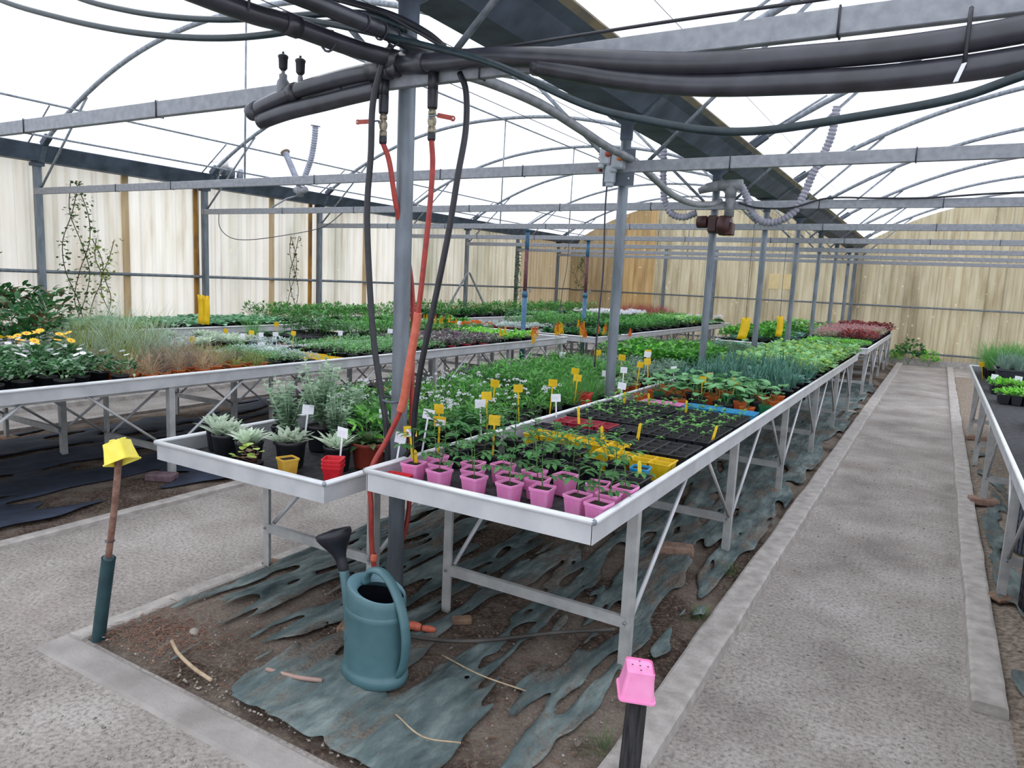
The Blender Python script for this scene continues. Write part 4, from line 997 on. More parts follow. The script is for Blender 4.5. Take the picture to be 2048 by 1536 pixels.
# loose bricks, wood and stones
def brick(label, x, y, rz, d=(.21,.10,.055), m=None, tilt=0, cat='brick', name='loose_brick'):
    b = MB(); b.box((0,0,0), d, bev=.006); o = b.build(name, m or M_brick); o.location = (x,y,bed_z(x,y)+d[2]/2+.012); o.rotation_euler = (tilt,0,rz); return tag(o, label, cat)
brick('clay brick lying on the cloth behind the front right leg of the pink pot bench', -1.21, 4.10, .4)
brick('small wood block beside the left front leg of the pink pot bench', -1.74, 2.62, .7, (.09,.05,.03), M_plank, cat='wood block', name='wood_block')
brick('weathered plank piece lying left of the watering can', -2.14, 2.32, 2.0, (.20,.075,.03), M_plank, cat='plank', name='wood_plank')
brick('flat wood chip under the left leg of the silver plant bench', -2.96, 2.60, .2, (.12,.08,.008), M_plank, cat='wood block', name='wood_block')
brick('pinkish concrete block beside the leg of the daisy bench', -4.80, 3.16, .5, (.2,.12,.05), M_brickp, cat='block', name='concrete_block')
brick('tile under the third right leg of the pink pot bench', -.97, 5.97, .1, (.16,.12,.018), M_brick, cat='tile', name='clay_tile')
brick('flat stone under the far end leg of the pink pot bench', -.97, 10.85, .4, (.24,.16,.02), M_stone, cat='stone', name='flat_stone')
brick('brick under a back leg of the daisy bench', -5.65, 4.9, .1, (.2,.1,.06), M_brick)
brick('brick under the near left leg of the daisy bench pair', -6.9, 3.1, .1, (.2,.12,.03), M_plank, cat='wood block', name='wood_block')
brick('clay brick under the second leg of the right bench', .46, 6.7, .2, (.2,.11,.055))
brick('wooden wedge under the first visible leg of the right bench', .47, 4.58, .7, (.17,.12,.02), M_plank, cat='wood block', name='wood_block')
brick('brick below the nearest visible end of the right bench path', .52, 9.9, .3, (.2,.1,.05))
for i, (x, y, r) in enumerate(((-2.62,1.86,.020),(-2.05,1.86,.012),(-1.55,2.22,.016),(-.78,1.95,.02),(.53,3.55,.02))):
    b = MB(); vs = []; b.lathe([(0,-.5*r),(r*.8,-.4*r),(r,0),(r*.7,.5*r),(0,.65*r)], (0,0,0), 9, sx=1.2); o = b.build('loose_stone', M_stone); o.location = (x,y,bed_z(x,y)+.012+.5*r); o.rotation_euler = (.2,.3,i)
    tag(o, ['pale stone by the front corner of the soil bed','small stone on the soil left of the watering can foot','pale stone on the soil right of the watering can','stone near the black post at the kerb','pale stone at the edge of the right path kerb'][i], 'stone')
for i, pts in enumerate(([(-2.60,1.74,.05),(-2.50,1.70,.045),(-2.36,1.67,.04),(-2.24,1.66,.035)],[(-2.12,1.82,.045),(-1.98,1.84,.05),(-1.88,1.88,.05)],[(-1.95,2.28,.06),(-1.6,2.42,.065),(-1.3,2.72,.07),(-1.1,2.9,.07)],[(-1.5,1.86,.06),(-1.35,1.82,.055),(-1.22,1.86,.06)],[(-1.62,2.3,.05),(-1.4,2.25,.06),(-1.2,2.27,.05)])):
    pipe('dry_twig', ['pale bent root strip on the front corner soil','pinkish strip lying left of the watering can','long dark stick on the soil under the pink pot bench','short dry straw on the front cloth','thin dry straw right of the watering can'][i], 'twig', pts, [.008,.009,.009,.003,.003][i], [M_straw, mat('pink_strip','9a7d74','b09388'), mat('dark_stick','3a3634','55504c'), M_straw, M_straw][i], n=6)
b = MB(); b.box((.585,3.02,.05),(.10,.03,.003),rz=.2); tag(b.build('paper_scrap', M_white), 'white scrap lying on the gravel by the right kerb end', 'scrap')
# ------------------------------------------------------------------ plants
LM = dict(
 tomato=leafm('leaf_tomato','2f5a2e','527f48'), seed=leafm('leaf_seedling','4c7a3c','6c9a50'), squash=leafm('leaf_squash','3f6e44','6f9a66'),
 leek=leafm('leaf_leek','33564a','5c7d70'), cab=leafm('leaf_cabbage','466a60','7f9c92'), pale=leafm('leaf_pale','5f8a58','8fb07f'),
 lush=leafm('leaf_lush','2f6428','568c3c'), grass=leafm('leaf_grass','3a6a33','68964e'), silver=leafm('leaf_silver','9fb09a','c9d4c2',rough=.8),
 heli=leafm('leaf_greygreen','6f8f74','a3b89e',rough=.8), dark=leafm('leaf_dark','24492a','3f6a3c'), thyme=leafm('leaf_thyme','3d4f33','66754a'),
 fescue=leafm('leaf_fescue','7d8a7c','a9b2a2'), carex=leafm('leaf_carex','63564d','93867a'), olive=leafm('leaf_olivegrass','5f6a3a','8a8f52'),
 purple=leafm('leaf_purple','5a4754','84707c'), redl=leafm('leaf_red','7c3a3a','a35a52'), ice=leafm('leaf_ice','9aacae','c4d0d0',rough=.8), hosta=leafm('leaf_hosta','4a7456','98b698'),
 brown=leafm('leaf_brown','4a3a2a','6d5a3c'), lav=leafm('leaf_lavender','5d6f64','8c9a90',rough=.8), lime=leafm('leaf_lime','5c9a30','8cc050'), yelg=leafm('leaf_yellowgreen','8a9a4a','b4bd62'), stem=leafm('stem_green','4a6a3c','6d8a55'), stemr=leafm('stem_red','6d3a3a','8c5650'), buff=leafm('leaf_buff','9a8668','bda98a'))
F_white = mat('petal_white','eceaf2','fbfaff',rough=.6,scale=20,trans=.2); F_yel = mat('petal_yellow','e8b50a','f6cf2a',rough=.6,scale=20,trans=.2)
F_or = mat('petal_orange','d8641c','ee8a32',rough=.6,scale=20,trans=.2); F_red = mat('petal_red','b3262e','d4404a',rough=.6,scale=20,trans=.2); F_pk = mat('petal_pink','c98a94','e0b0b4',rough=.6,scale=20,trans=.2)
F_lil = mat('petal_pale_lilac','cdc4d8','e6e0ee',rough=.6,scale=20,trans=.2)

def leaf(b, p, az, el, L, W, curl=.6, fold=.25, shape='lance', n=4, m=0, twist=0):
    p = V(p); ca, sa = math.cos(az), math.sin(az)
    side = V((-sa, ca, 0)); vs = []; e = el; st = L/n
    for i in range(n+1):
        t = i/n
        if shape == 'lance': w = math.sin(PI*min(1,(t*.92+.08)))**.8
        elif shape == 'blade': w = (1-t)**.6*.9+.1*(t < .99)
        elif shape == 'obov': w = math.sin(PI*(t**1.5*.85+.12))
        elif shape == 'round': w = (max(0,1-(2*t*.96-.96)**2))**.5
        else: w = 1.15*(max(0,1-((t-.38)/.63)**2))**.5 if t > .02 else .45
        if i == n: w = 0.02
        w *= W/2
        d = V((ca*math.cos(e), sa*math.cos(e), math.sin(e))); up_ = V((-ca*math.sin(e), -sa*math.sin(e), math.cos(e)))
        s = side*math.cos(twist)+up_*math.sin(twist)
        vs += [p-s*w+up_*w*fold, p, p+s*w+up_*w*fold]
        p = p+d*st; e -= curl/n
    fs = []
    for i in range(n):
        a = i*3; fs += [(a,a+1,a+4,a+3),(a+1,a+2,a+5,a+4)]
    b.add(vs, fs, m, True)
def stalk(b, p, q, r, m=0, n=4, bend=None):
    p = V(p); q = V(q); mid = (p+q)/2+(V(bend) if bend else V((0,0,0)))
    b.tube([p, mid, q], [r, r*.85, r*.6], n, m)
U = R.uniform
def sp_tomato(h=.16, k=6):
    b = MB(); top = V((U(-.02,.02),U(-.02,.02),h)); stalk(b,(0,0,0),top,.0028,1)
    for i in range(k):
        t = .35+.65*i/(k-1); p = top*t; az = i*2.4+U(-.4,.4); el = .5-.2*(1-t)+.5*(i == k-1); L = U(.06,.11)*(1.15-.35*t)
        d = V((math.cos(az)*math.cos(el),math.sin(az)*math.cos(el),math.sin(el)))
        pts = [p, p+d*L*.5+V((0,0,.004)), p+d*L-V((0,0,.012))]; b.tube(pts,[.0015,.0012,.001],4,1)
        for (f, s) in ((.45,1),(.45,-1),(.75,1),(.75,-1),(1,0)):
            q = pts[0]+(pts[2]-pts[0])*f; leaf(b,q,az+s*1.0,el-.35*f-.15,U(.026,.040)*(1.2 if s == 0 else 1),.0165,.9,.3,'heart',3)
    return b, [LM['tomato'],LM['stem']]
def sp_seed(h=.045, k=4, m='seed', L=.03, W=.012):
    b = MB(); stalk(b,(0,0,0),(U(-.006,.006),U(-.006,.006),h),.0014,1)
    for i in range(k): leaf(b,(0,0,h*(.85+.15*i/k)),i*2.2+U(-.3,.3),U(.1,.6),L*U(.8,1.2),W,.7,.25,'lance',3)
    return b, [LM[m],LM['stem']]
def sp_squash(k=4):
    b = MB()
    for i in range(k):
        az = i*2*PI/k+U(-.5,.5); h = U(.07,.15); r = U(.02,.06); p = V((math.cos(az)*r,math.sin(az)*r,h)); stalk(b,(0,0,0),p,.003,1)
        leaf(b,p-V((math.cos(az),math.sin(az),0))*.02,az,U(.0,.35),U(.06,.10),U(.06,.095),.8,.18,'heart',5)
    return b, [LM['squash'],LM['stem']]
def sp_blades(n, L, W, spread, curl, m, r0=.02, el0=1.45, shape='blade', seg=5):
    b = MB()
    for i in range(n):
        az = U(0,2*PI); r = U(0,r0); leaf(b,(r*math.cos(az),r*math.sin(az),0),az+U(-.5,.5),el0-abs(R.gauss(0,spread)),L*U(.6,1.1),W,curl*U(.4,1.3),.3,shape,seg)
    return b, [LM[m]]
def sp_rosette(n, L, W, m, tiers=3, curl=.6, lo=.25, hi=1.25, shape='lance', z=0, cx=0, cy=0, b=None):
    b = b or MB()
    for i in range(n):
        t = i/n; az = i*2.4+U(-.25,.25); el = lo+(hi-lo)*t; k = L*(1-.45*t)*U(.85,1.1)
        leaf(b,(cx+.006*math.cos(az),cy+.006*math.sin(az),z+.012*t),az,el,k,W*(1-.35*t),curl*U(.7,1.3),.3,shape,4)
    return b, [LM[m]]
def sp_bush(n, r, h, L, W, m, shape='lance', m2=None, flat=1.0, stems=5, curl=.5, outer=True):
    b = MB()
    for i in range(stems):
        az = i*2*PI/max(1,stems)+U(-.3,.3); q = U(.3,.8); stalk(b,(0,0,0),(r*q*math.cos(az),r*q*math.sin(az),h*(1-q*q*.5)*.8),.0022,1)
    for i in range(n):
        az = U(0,2*PI); q = math.sqrt(R.random()); x = r*q*math.cos(az); y = r*q*math.sin(az); top = h*math.sqrt(max(.05,1-q*q*.8))
        z = top*(1-.55*R.random()**1.6)
        leaf(b,(x,y,z),az+U(-1.3,1.3),U(-.1,1.0),L*U(.7,1.25),W*U(.8,1.2),curl*U(.3,1.4),.25,shape,3,m=2 if (m2 and R.random() < .25) else 0,twist=U(-.4,.4))
    return b, [LM[m],LM['stem'],LM[m2 or m]]
def sp_heli(h=.22, n=3, top=1):
    b = MB()
    for s in range(n):
        az0 = s*2*PI/n+U(-.4,.4); lean = U(.05,.5); H = h*U(.65,1.1); p = V((0,0,0)); q = V((math.cos(az0)*lean*H,math.sin(az0)*lean*H,H)); stalk(b,p,q,.003,1)
        k = int(H/.017)
        for i in range(k):
            t = .12+.88*i/k; c = q*t; sz = .047*(1-.5*t)*U(.8,1.2)
            for s2 in (0, PI): leaf(b,c,az0+i*1.57+s2,U(.1,.7),sz,sz*.9,.5,.15,'round',4)
        for i in range(5): leaf(b,q,i*1.26,.9,.016,.009,.2,.3,'lance',3)
    return b, [LM['heli'],LM['silver']]
def heads_ball(b, pts, r, m=0):
    for p in pts:
        for i in range(9):
            th = math.acos(1-1.3*R.random()); az = U(0,2*PI); q = V(p)+V((math.sin(th)*math.cos(az),math.sin(th)*math.sin(az),math.cos(th)*.7))*r
            nrm = (q-V(p)).normalized().to_track_quat('Z','Y').to_matrix(); b.lathe([(.0,.001),(r*.35,.0),(r*.4,.002)],q,5,m,nrm)
def daisy(b, p, r, m_p=0, m_c=1, tilt=.3, n=12):
    az0 = U(0,2*PI); q = Matrix.Rotation(az0,3,'Z')@Matrix.Rotation(tilt,3,'X'); P = V(p)
    for i in range(n):
        a = 2*PI*i/n; d = V((math.cos(a),math.sin(a),.12)); s = V((-math.sin(a),math.cos(a),0)); w = r*.20
        vs = [d*r*.2-s*w*.5, d*r*.2+s*w*.5, d*r*.7+s*w*1.1, d*r, d*r*.7-s*w*1.1]; b.add([q@v+P for v in vs],[(0,1,2,3,4)],m_p,False)
    b.lathe([(r*.3,0),(r*.24,r*.12),(0,r*.16)],P,8,m_c,q)

# pots
def pot_round(r, h, m, soil=True):
    b = MB(); b.lathe([(0,.0),(r*.78,.0),(r*.80,.004),(r*.95,h*.84),(r*1.0,h*.86),(r*1.02,h*.99),(r*1.0,h),(r*.95,h*.985),(r*.92,h*.88)],n=18)
    b.disc(r*.93,(0,0,h*.88),18,1); return b, [m, M_soil]
def pot_square(w, h, m):
    b = MB(); b.sq([(0,0.0),(w*.36,0),(w*.375,.003),(w*.455,h*.86),(w*.49,h*.865),(w*.5,h*.98),(w*.49,h),(w*.46,h),(w*.45,h*.88)],rc=.22,nx=4)
    # ribbed sides
    for a in range(4):
        for k in range(7):
            u = (k-3)*w*.085; M3 = Matrix.Rotation(a*PI/2,3,'Z')
            b.beam(M3@V((u*.85,w*.378,h*.08)),M3@V((u,w*.452,h*.8)),.0022,.0016,up=(0,0,1))
    q = w*.44; b.add([(-q,-q,h*.87),(q,-q,h*.87),(q,q,h*.87),(-q,q,h*.87)],[(0,1,2,3)],1,False)
    return b, [m, M_soil]
PROTO = []
FARX = 60
def proto(name, potf, parts, zsoil, cat='potted plant', partnames=None):
    """parts: list of ((MB, mats), partname)"""
    global FARX
    t = thing(name, 'x', cat, (0,0,-50)); FARX += 1
    ch = []
    if potf:
        pb, pm = potf
        if name in ('tomato_seedling_pot','square_pot','silver_leaved_plant','grey_green_shrub','squash_seedling_pot'):
            sb = MB(); k = [i for i, q in enumerate(pb.m) if q == 1]; sb.v = list(pb.v)
            sb = MB()
            for i in k: sb.add([pb.v[j] for j in pb.f[i]], [tuple(range(len(pb.f[i])))], 0, False)
            ks = set(k); pb.f, pb.sm, pb.m = [f for i, f in enumerate(pb.f) if i not in ks], [q for i, q in enumerate(pb.sm) if i not in ks], [0]*(len(pb.m)-len(k))
            ch.append(pb.build('pot', pm[0], t)); ch.append(sb.build('soil', pm[1], t))
        else: ch.append(pb.build('pot', pm, t))
    for (bm, nm) in parts:
        o = bm[0].build(nm, bm[1], t); o.location = (0,0,zsoil); ch.append(o)
    CH[t.name] = ch; PROTO.append(t); return t
def place(pr, x, y, z, label, group=None, sc=None, rz=None, cat=None):
    o = dup(pr, (x,y,z), U(0,2*PI) if rz is None else rz, sc if sc else U(.9,1.1), label, group)
    if cat: o['category'] = cat
    return o
def patch(prs, x0, x1, y0, y1, dx, dy, z, label, group, jit=.25, sc=(.9,1.12), stag=True):
    nx = max(1,int(round((x1-x0)/dx))); ny = max(1,int(round((y1-y0)/dy)))
    for j in range(ny):
        for i in range(nx):
            x = x0+(i+.5+(.25 if (j % 2 and stag) else -.25 if stag else 0)*(1 if nx > 1 else 0))*(x1-x0)/nx+U(-jit,jit)*dx*.5; y = y0+(j+.5)*(y1-y0)/ny+U(-jit,jit)*dy*.5
            place(R.choice(prs), min(max(x,x0+.02),x1-.02), y, z, label, group, U(*sc))
Z2 = .735; Z1 = .675
def flowers(kind, n, r, h, mats, size=.012, stemm=True):
    b = MB()
    for i in range(int(n)):
        az = U(0,2*PI); q = math.sqrt(R.random())*r; p = (q*math.cos(az),q*math.sin(az),h*U(.85,1.1))
        if stemm: stalk(b,(p[0]*.6,p[1]*.6,h*.3),p,.0013,2)
        if kind == 'ball': heads_ball(b,[p],size)
        elif kind == 'daisy': daisy(b,p,size,0,1,U(.1,.6))
        elif kind == 'spike':
            for k in range(9): heads_ball(b,[(p[0]+U(-.004,.004),p[1]+U(-.004,.004),p[2]+k*.008)],size*(1-.07*k))
    return b, mats
# prototypes ---------------------------------------------------------------
BP = lambda r=.052,h=.085: pot_round(r,h,M_black)
P = {}
P['tomato_pink'] = [proto('tomato_seedling_pot', pot_square(.088,.085,M_pink), [(sp_tomato(U(.10,.16),5+i%2),'foliage')], .073) for i in range(4)]
P['pink_bare'] = [proto('square_pot', pot_square(.088,.085,M_pink), [(sp_seed(.03,3),'sprout')], .073)]
P['tomato_black'] = [proto('tomato_seedling_pot', pot_square(.085,.08,M_black), [(sp_tomato(U(.12,.19),6+i%2),'foliage')], .068) for i in range(4)]
P['squash'] = [proto('squash_seedling_pot', pot_square(.085,.075,c), [(sp_squash(3+i%2),'foliage')], .06) for i, c in enumerate((M_orange,M_green,M_black,M_orange))]
P['leek'] = [proto('leek_plant', BP(), [(sp_blades(16,.26,.013,.22,.35,'leek',.03),'foliage')], .07) for i in range(3)]
P['cab'] = [proto('cabbage_plant', BP(), [(sp_rosette(10,.16,.10,'cab',curl=.5,lo=.3,hi=1.3,shape='round'),'foliage')], .07) for i in range(3)]
P['pale'] = [proto('leafy_seedling_pot', BP(), [(sp_bush(60,.085,.13,.055,.036,'pale','heart',m2='yelg'),'foliage')], .07) for i in range(3)]
P['lush'] = [proto('bushy_green_plant', BP(), [(sp_bush(110,.10,.16,.05,.010,'lush','lance',m2='grass'),'foliage')], .07) for i in range(3)]
P['alyssum'] = [proto('white_alyssum_plant', BP(), [(sp_bush(90,.095,.11,.04,.008,'lush','lance',m2='lime'),'foliage'),(flowers('ball',U(2,8),.10,.145,[F_white,F_yel,LM['stem']],.0105),'flowers')], .07) for i in range(3)]
P['cloverlike'] = [proto('round_leaved_green_plant', BP(), [(sp_bush(80,.10,.12,.042,.036,'dark','round',m2='lush'),'foliage')], .07) for i in range(3)]
P['grassg'] = [proto('fine_green_grass_clump', BP(), [(sp_blades(90,.24,.0035,.45,.8,'grass',.035),'foliage')], .07) for i in range(3)]
P['basil'] = [proto('basil_plant', BP(), [(sp_bush(75,.09,.17,.045,.028,'lush','heart',m2='lime'),'foliage')], .07) for i in range(3)]
P['thyme'] = [proto('dark_thyme_plant', BP(), [(sp_bush(120,.09,.13,.022,.006,'thyme','lance',m2='dark'),'foliage')], .07) for i in range(3)]
P['greyherb'] = [proto('grey_green_herb', BP(), [(sp_bush(110,.09,.13,.035,.008,'lav','lance',m2='heli'),'foliage')], .07) for i in range(3)]
P['orangefl'] = [proto('orange_flowered_plant', pot_round(.05,.075,M_orange), [(sp_bush(70,.08,.09,.035,.022,'heli','round',m2='pale'),'foliage'),(flowers('daisy',1,.02,.12,[F_or,F_yel,LM['stem']],.016),'flowers')], .065) for i in range(2)]
P['bulbine'] = [proto('flower_spike_plant', BP(), [(sp_blades(26,.20,.004,.3,.5,'grass',.03),'foliage'),(flowers('spike',2,.05,.40,[F_or if i else F_yel,F_yel,LM['stem']],.013),'flowers')], .07) for i in range(2)]
P['stachys'] = [proto('silver_leaved_plant', pot_round(.066,.115,M_black), [((lambda b: [sp_rosette(13,U(.10,.125),.030,'silver',b=b,cx=cx,cy=cy,z=.0,curl=.4,lo=.45,hi=1.35) for cx,cy in ((0,0),(.035,.015),(-.03,.02),(0,-.03))][0])(MB()),'foliage')], .10) for i in range(4)]
P['heli'] = [proto('grey_green_shrub', BP(.06,.10), [(sp_heli(.25,9),'foliage')], .085) for i in range(3)]
P['fescue'] = [proto('grey_fescue_clump', pot_round(.052,.075,M_orange), [(sp_blades(60,U(.24,.36),.003,.5,.9,'fescue' if i else 'olive',.03),'foliage')], .065) for i in range(2)]
P['carex'] = [proto('brown_sedge_clump', pot_round(.052,.075,M_orange), [(sp_blades(70,U(.17,.26),.0034,.55,1.3,'carex' if i else 'buff',.03),'foliage')], .065) for i in range(2)]
P['olive'] = [proto('olive_grass_clump', pot_round(.052,.075,M_orange), [(sp_blades(70,U(.15,.2),.0036,.55,1.3,'olive' if i else 'carex',.03),'foliage')], .065) for i in range(2)]
P['osteo'] = [proto('white_daisy_plant', BP(.055,.085), [(sp_bush(70,.10,.12,.05,.022,'dark','obov',m2='heli'),'foliage'),(flowers('daisy',2.6,.10,.16,[F_white,F_lil,LM['stem']],.022),'flowers')], .07) for i in range(2)]
P['osteoy'] = [proto('yellow_daisy_plant', BP(.055,.085), [(sp_bush(70,.10,.13,.05,.022,'dark','obov',m2='heli'),'foliage'),(flowers('daisy',4,.09,.19,[F_yel,F_or,LM['stem']],.026),'flowers')], .07)]
P['ice'] = [proto('silver_mat_plant', pot_round(.05,.07,M_dred if i else M_black), [(sp_bush(110,.085,.07,.026,.010,'ice','obov',m2='silver'),'foliage')], .06) for i in range(3)]
P['lowgreen'] = [proto('low_green_cushion_plant', pot_round(.05,.07,M_black), [(sp_bush(100,.085,.085,.032,.006,'pale','lance',m2='lush'),'foliage')], .06) for i in range(3)]
P['purple'] = [proto('purple_leaved_plant', pot_round(.05,.075,M_dred if i == 1 else M_black), [(sp_bush(80,.085,.10,.03,.022,'purple','round',m2='heli'),'foliage')], .06) for i in range(3)]
P['redleaf'] = [proto('red_leaved_plant', BP(), [(sp_bush(80,.09,.11,.04,.026,'redl','round',m2='purple'),'foliage')], .07) for i in range(2)]
P['pinkgrey'] = [proto('pale_pink_leaved_plant', BP(), [(sp_bush(80,.09,.11,.035,.02,'buff','round',m2='ice'),'foliage'),(flowers('ball',8,.08,.12,[F_pk,F_pk,LM['stem']],.013),'flowers')], .07) for i in range(2)]
P['hosta'] = [proto('wide_leaved_plant', BP(.06,.09), [(sp_rosette(11,.17,.085,'hosta',curl=.9,lo=.3,hi=1.2,shape='heart'),'foliage')], .075) for i in range(3)]
P['primula'] = [proto('big_dark_leaved_plant', BP(.055,.06), [(sp_rosette(10,.17,.10,'dark',curl=.7,lo=.2,hi=1.0,shape='obov'),'foliage')], .05) for i in range(2)]
P['herb_tall'] = [proto('tall_green_plant', BP(.055,.085), [(sp_bush(110,.11,.26,.06,.02,'lush','lance',m2='pale',stems=7),'foliage')], .07) for i in range(3)]
P['marigold'] = [proto('marigold_plant', BP(), [(sp_bush(70,.08,.10,.035,.012,'lush','lance'),'foliage'),(flowers('ball',7,.07,.12,[F_or,F_or,LM['stem']],.018),'flowers')], .07)]
P['redflower'] = [proto('red_flowered_plant', BP(), [(sp_bush(80,.09,.15,.045,.014,'lush','lance'),'foliage'),(flowers('spike',3,.07,.18,[F_red,F_red,LM['stem']],.011),'flowers')], .07)]
P['yelflower'] = [proto('yellow_flowered_plant', BP(), [(sp_bush(80,.09,.15,.045,.014,'lush','lance',m2='yelg'),'foliage'),(flowers('spike',3,.07,.17,[F_yel,F_yel,LM['stem']],.012),'flowers')], .07)]
P['whitefl'] = [proto('white_cyclamen_plant', BP(), [(sp_bush(50,.09,.09,.05,.04,'dark','heart'),'foliage'),(flowers('ball',16,.09,.16,[F_white,F_white,LM['stem']],.018),'flowers')], .07) for i in range(2)]
P['lavender'] = [proto('grey_lavender_plant', BP(), [(sp_blades(80,.17,.005,.4,.3,'lav',.045),'foliage')], .07) for i in range(2)]
P['redspike'] = [proto('red_stemmed_plant', BP(), [(sp_blades(26,.34,.006,.16,.1,'redl',.05),'foliage')], .07)]
P['lime'] = [proto('bright_green_seedling_pot', BP(), [(sp_bush(60,.075,.07,.04,.018,'lime','lance',m2='lush'),'foliage')], .07) for i in range(2)]
P['dahl'] = [proto('tall_dark_plant', BP(.06,.1), [(sp_bush(70,.15,.42,.11,.05,'dark','lance',m2='brown',stems=6),'foliage')], .085) for i in range(2)]
P['seedling'] = [sp_seed(U(.04,.065),5,L=.036,W=.016) for i in range(4)]
# ------------------------------------------------------------------ trays
def cell_tray(label, x0, x1, y0, y1, nx, ny, m, z=Z2, h=.075, fill=.0, sp='seedling', cat='seed tray', group=None, scs=(.8,1.3), name='cell_tray'):
    t = thing(name, label, cat, ((x0+x1)/2,(y0+y1)/2,z), group=group)
    W = x1-x0; D = y1-y0; b = MB(); s = .93
    # tapering cells under a flat lattice top
    for i in range(nx):
        for j in range(ny):
            cx = -W/2+(i+.5)*W/nx; cy = -D/2+(j+.5)*D/ny; a = W/nx/2; c = D/ny/2
            vs = [(cx-a*.74,cy-c*.74,0),(cx+a*.74,cy-c*.74,0),(cx+a*.74,cy+c*.74,0),(cx-a*.74,cy+c*.74,0),(cx-a*s,cy-c*s,h),(cx+a*s,cy-c*s,h),(cx+a*s,cy+c*s,h),(cx-a*s,cy+c*s,h),
                  (cx-a*.86,cy-c*.86,h-.014),(cx+a*.86,cy-c*.86,h-.014),(cx+a*.86,cy+c*.86,h-.014),(cx-a*.86,cy+c*.86,h-.014)]
            b.add(vs,[(0,3,2,1),(0,1,5,4),(1,2,6,5),(2,3,7,6),(3,0,4,7),(4,5,9,8),(5,6,10,9),(6,7,11,10),(7,4,8,11)],0,False)
            b.add(vs[8:],[(0,1,2,3)],1,False)
    for i in range(nx+1): b.box((-W/2+i*W/nx,0,h-.001),(.005,D,.004))
    for j in range(ny+1): b.box((0,-D/2+j*D/ny,h-.0005),(W,.005,.004))
    b.build('tray_body', [m, M_soil], t)
    for i in range(nx):
        for j in range(ny):
            if R.random() < fill:
                bm = R.choice(SEEDM); o = bpy.data.objects.new('seedling', bm); col.objects.link(o); o.parent = t
                o.location = (-W/2+(i+.5)*W/nx+U(-.008,.008),-D/2+(j+.5)*D/ny+U(-.008,.008),h-.016); o.rotation_euler = (U(-.1,.1),U(-.1,.1),U(0,6.28)); q = U(*scs); o.scale = (q,q,q)
    return t
SEEDM = []
for bm, mm in P['seedling']:
    me = bm.build('seedling_mesh', mm); SEEDM.append(me.data); bpy.data.objects.remove(me)
cell_tray('yellow ribbed cell tray just behind the pink pots, left one of the pair',-1.80,-1.26,3.22,3.37,6,2,M_yel,h=.082,fill=.3)
cell_tray('yellow ribbed cell tray touching the right rim of the pink pot bench',-1.345,-.965,3.06,3.20,4,2,M_yel,h=.082,fill=.25)
cell_tray('black cell tray with bare soil right behind the left yellow tray',-1.88,-1.42,3.42,3.58,5,2,M_black,fill=.3)
cell_tray('black cell tray with bare soil right behind the right yellow tray',-1.385,-.965,3.30,3.60,5,3,M_black,fill=.15)
cell_tray('dark red cell tray among the black ones on the middle bench',-1.86,-1.52,3.68,3.85,4,2,M_dred,fill=.25)
cell_tray('small black cell tray right of the dark red tray',-1.50,-1.40,3.64,3.86,1,2,M_black,fill=.2)
cell_tray('black cell tray of tiny seedlings behind the dark red tray',-1.90,-1.42,3.92,4.36,6,5,M_black,fill=.95)
cell_tray('black cell tray of tiny seedlings at the right rim with a yellow stick',-1.385,-.965,3.70,4.22,5,6,M_black,fill=.85)
cell_tray('black cell tray of small seedlings in front of the pink and blue trays',-1.90,-1.42,4.42,4.72,6,4,M_black,fill=.95)
cell_tray('black cell tray of small seedlings at the right rim before the blue trays',-1.385,-.965,4.28,4.70,5,5,M_black,fill=.95)
cell_tray('pink cell tray just before the squash seedlings, beside the blue ones',-1.74,-1.46,4.77,4.90,3,2,M_pink,fill=.4)
cell_tray('blue cell tray in the middle of the bench before the squash seedlings',-1.44,-1.19,4.79,4.95,3,2,M_blue,fill=.3)
cell_tray('blue cell tray at the right rim before the squash seedlings',-1.175,-.965,4.76,4.93,3,2,M_blue,fill=.3)
cell_tray('yellow cell tray on the left bench, filled with tiny bare cells',-5.62,-5.15,4.78,5.18,6,4,M_yel,fill=.25,z=Z2,h=.06)
cell_tray('yellow cell tray on the left bench, the one at the near rim',-5.12,-4.82,4.72,5.12,4,4,M_yel,fill=.25,z=Z2,h=.06)
# black pots joined behind the pink ones
cell_tray('black empty pot block behind the pink pots at the right rim',-1.14,-.965,2.70,2.86,2,2,M_black,h=.08,fill=.3)
cell_tray('black pot block with soil behind the pink pots, centre of the bench',-1.66,-1.38,2.98,3.14,3,2,M_black,h=.078,fill=.6)
# pink pots -----------------------------------------------------------------
pk = [(-1.85,2.37),(-1.85,2.53),(-1.76,2.44),(-1.70,2.35),(-1.66,2.54),(-1.60,2.45),(-1.535,2.36),(-1.545,2.60),(-1.44,2.47),(-1.375,2.37),(-1.39,2.60),(-1.32,2.50),(-1.245,2.40),(-1.255,2.62),(-1.10,2.60),(-1.01,2.50),(-1.095,2.40),(-.99,2.36),(-.99,2.62)]
front = [i for i, p in enumerate(pk) if p[1] < 2.42]; front.sort(key=lambda i: pk[i][0])
mid = [i for i, p in enumerate(pk) if 2.42 <= p[1] < 2.52]; mid.sort(key=lambda i: pk[i][0])
back = [i for i, p in enumerate(pk) if p[1] >= 2.52]; back.sort(key=lambda i: pk[i][0])
bare = {7, 13, 4}
for row, nm in ((front,'front'),(mid,'middle'),(back,'back')):
    for k, i in enumerate(row):
        x, y = pk[i]
        pr = P['pink_bare'][0] if i in bare else P['tomato_pink'][(k*2+len(nm)) % 4]
        place(pr, x, y, Z2, 'pink square pot with %s, %s from the left in the %s row' % ('a tiny sprout' if i in bare else 'a tomato seedling', ordinal(k), nm), 'pink square pots', 1.0, U(-.2,.2))
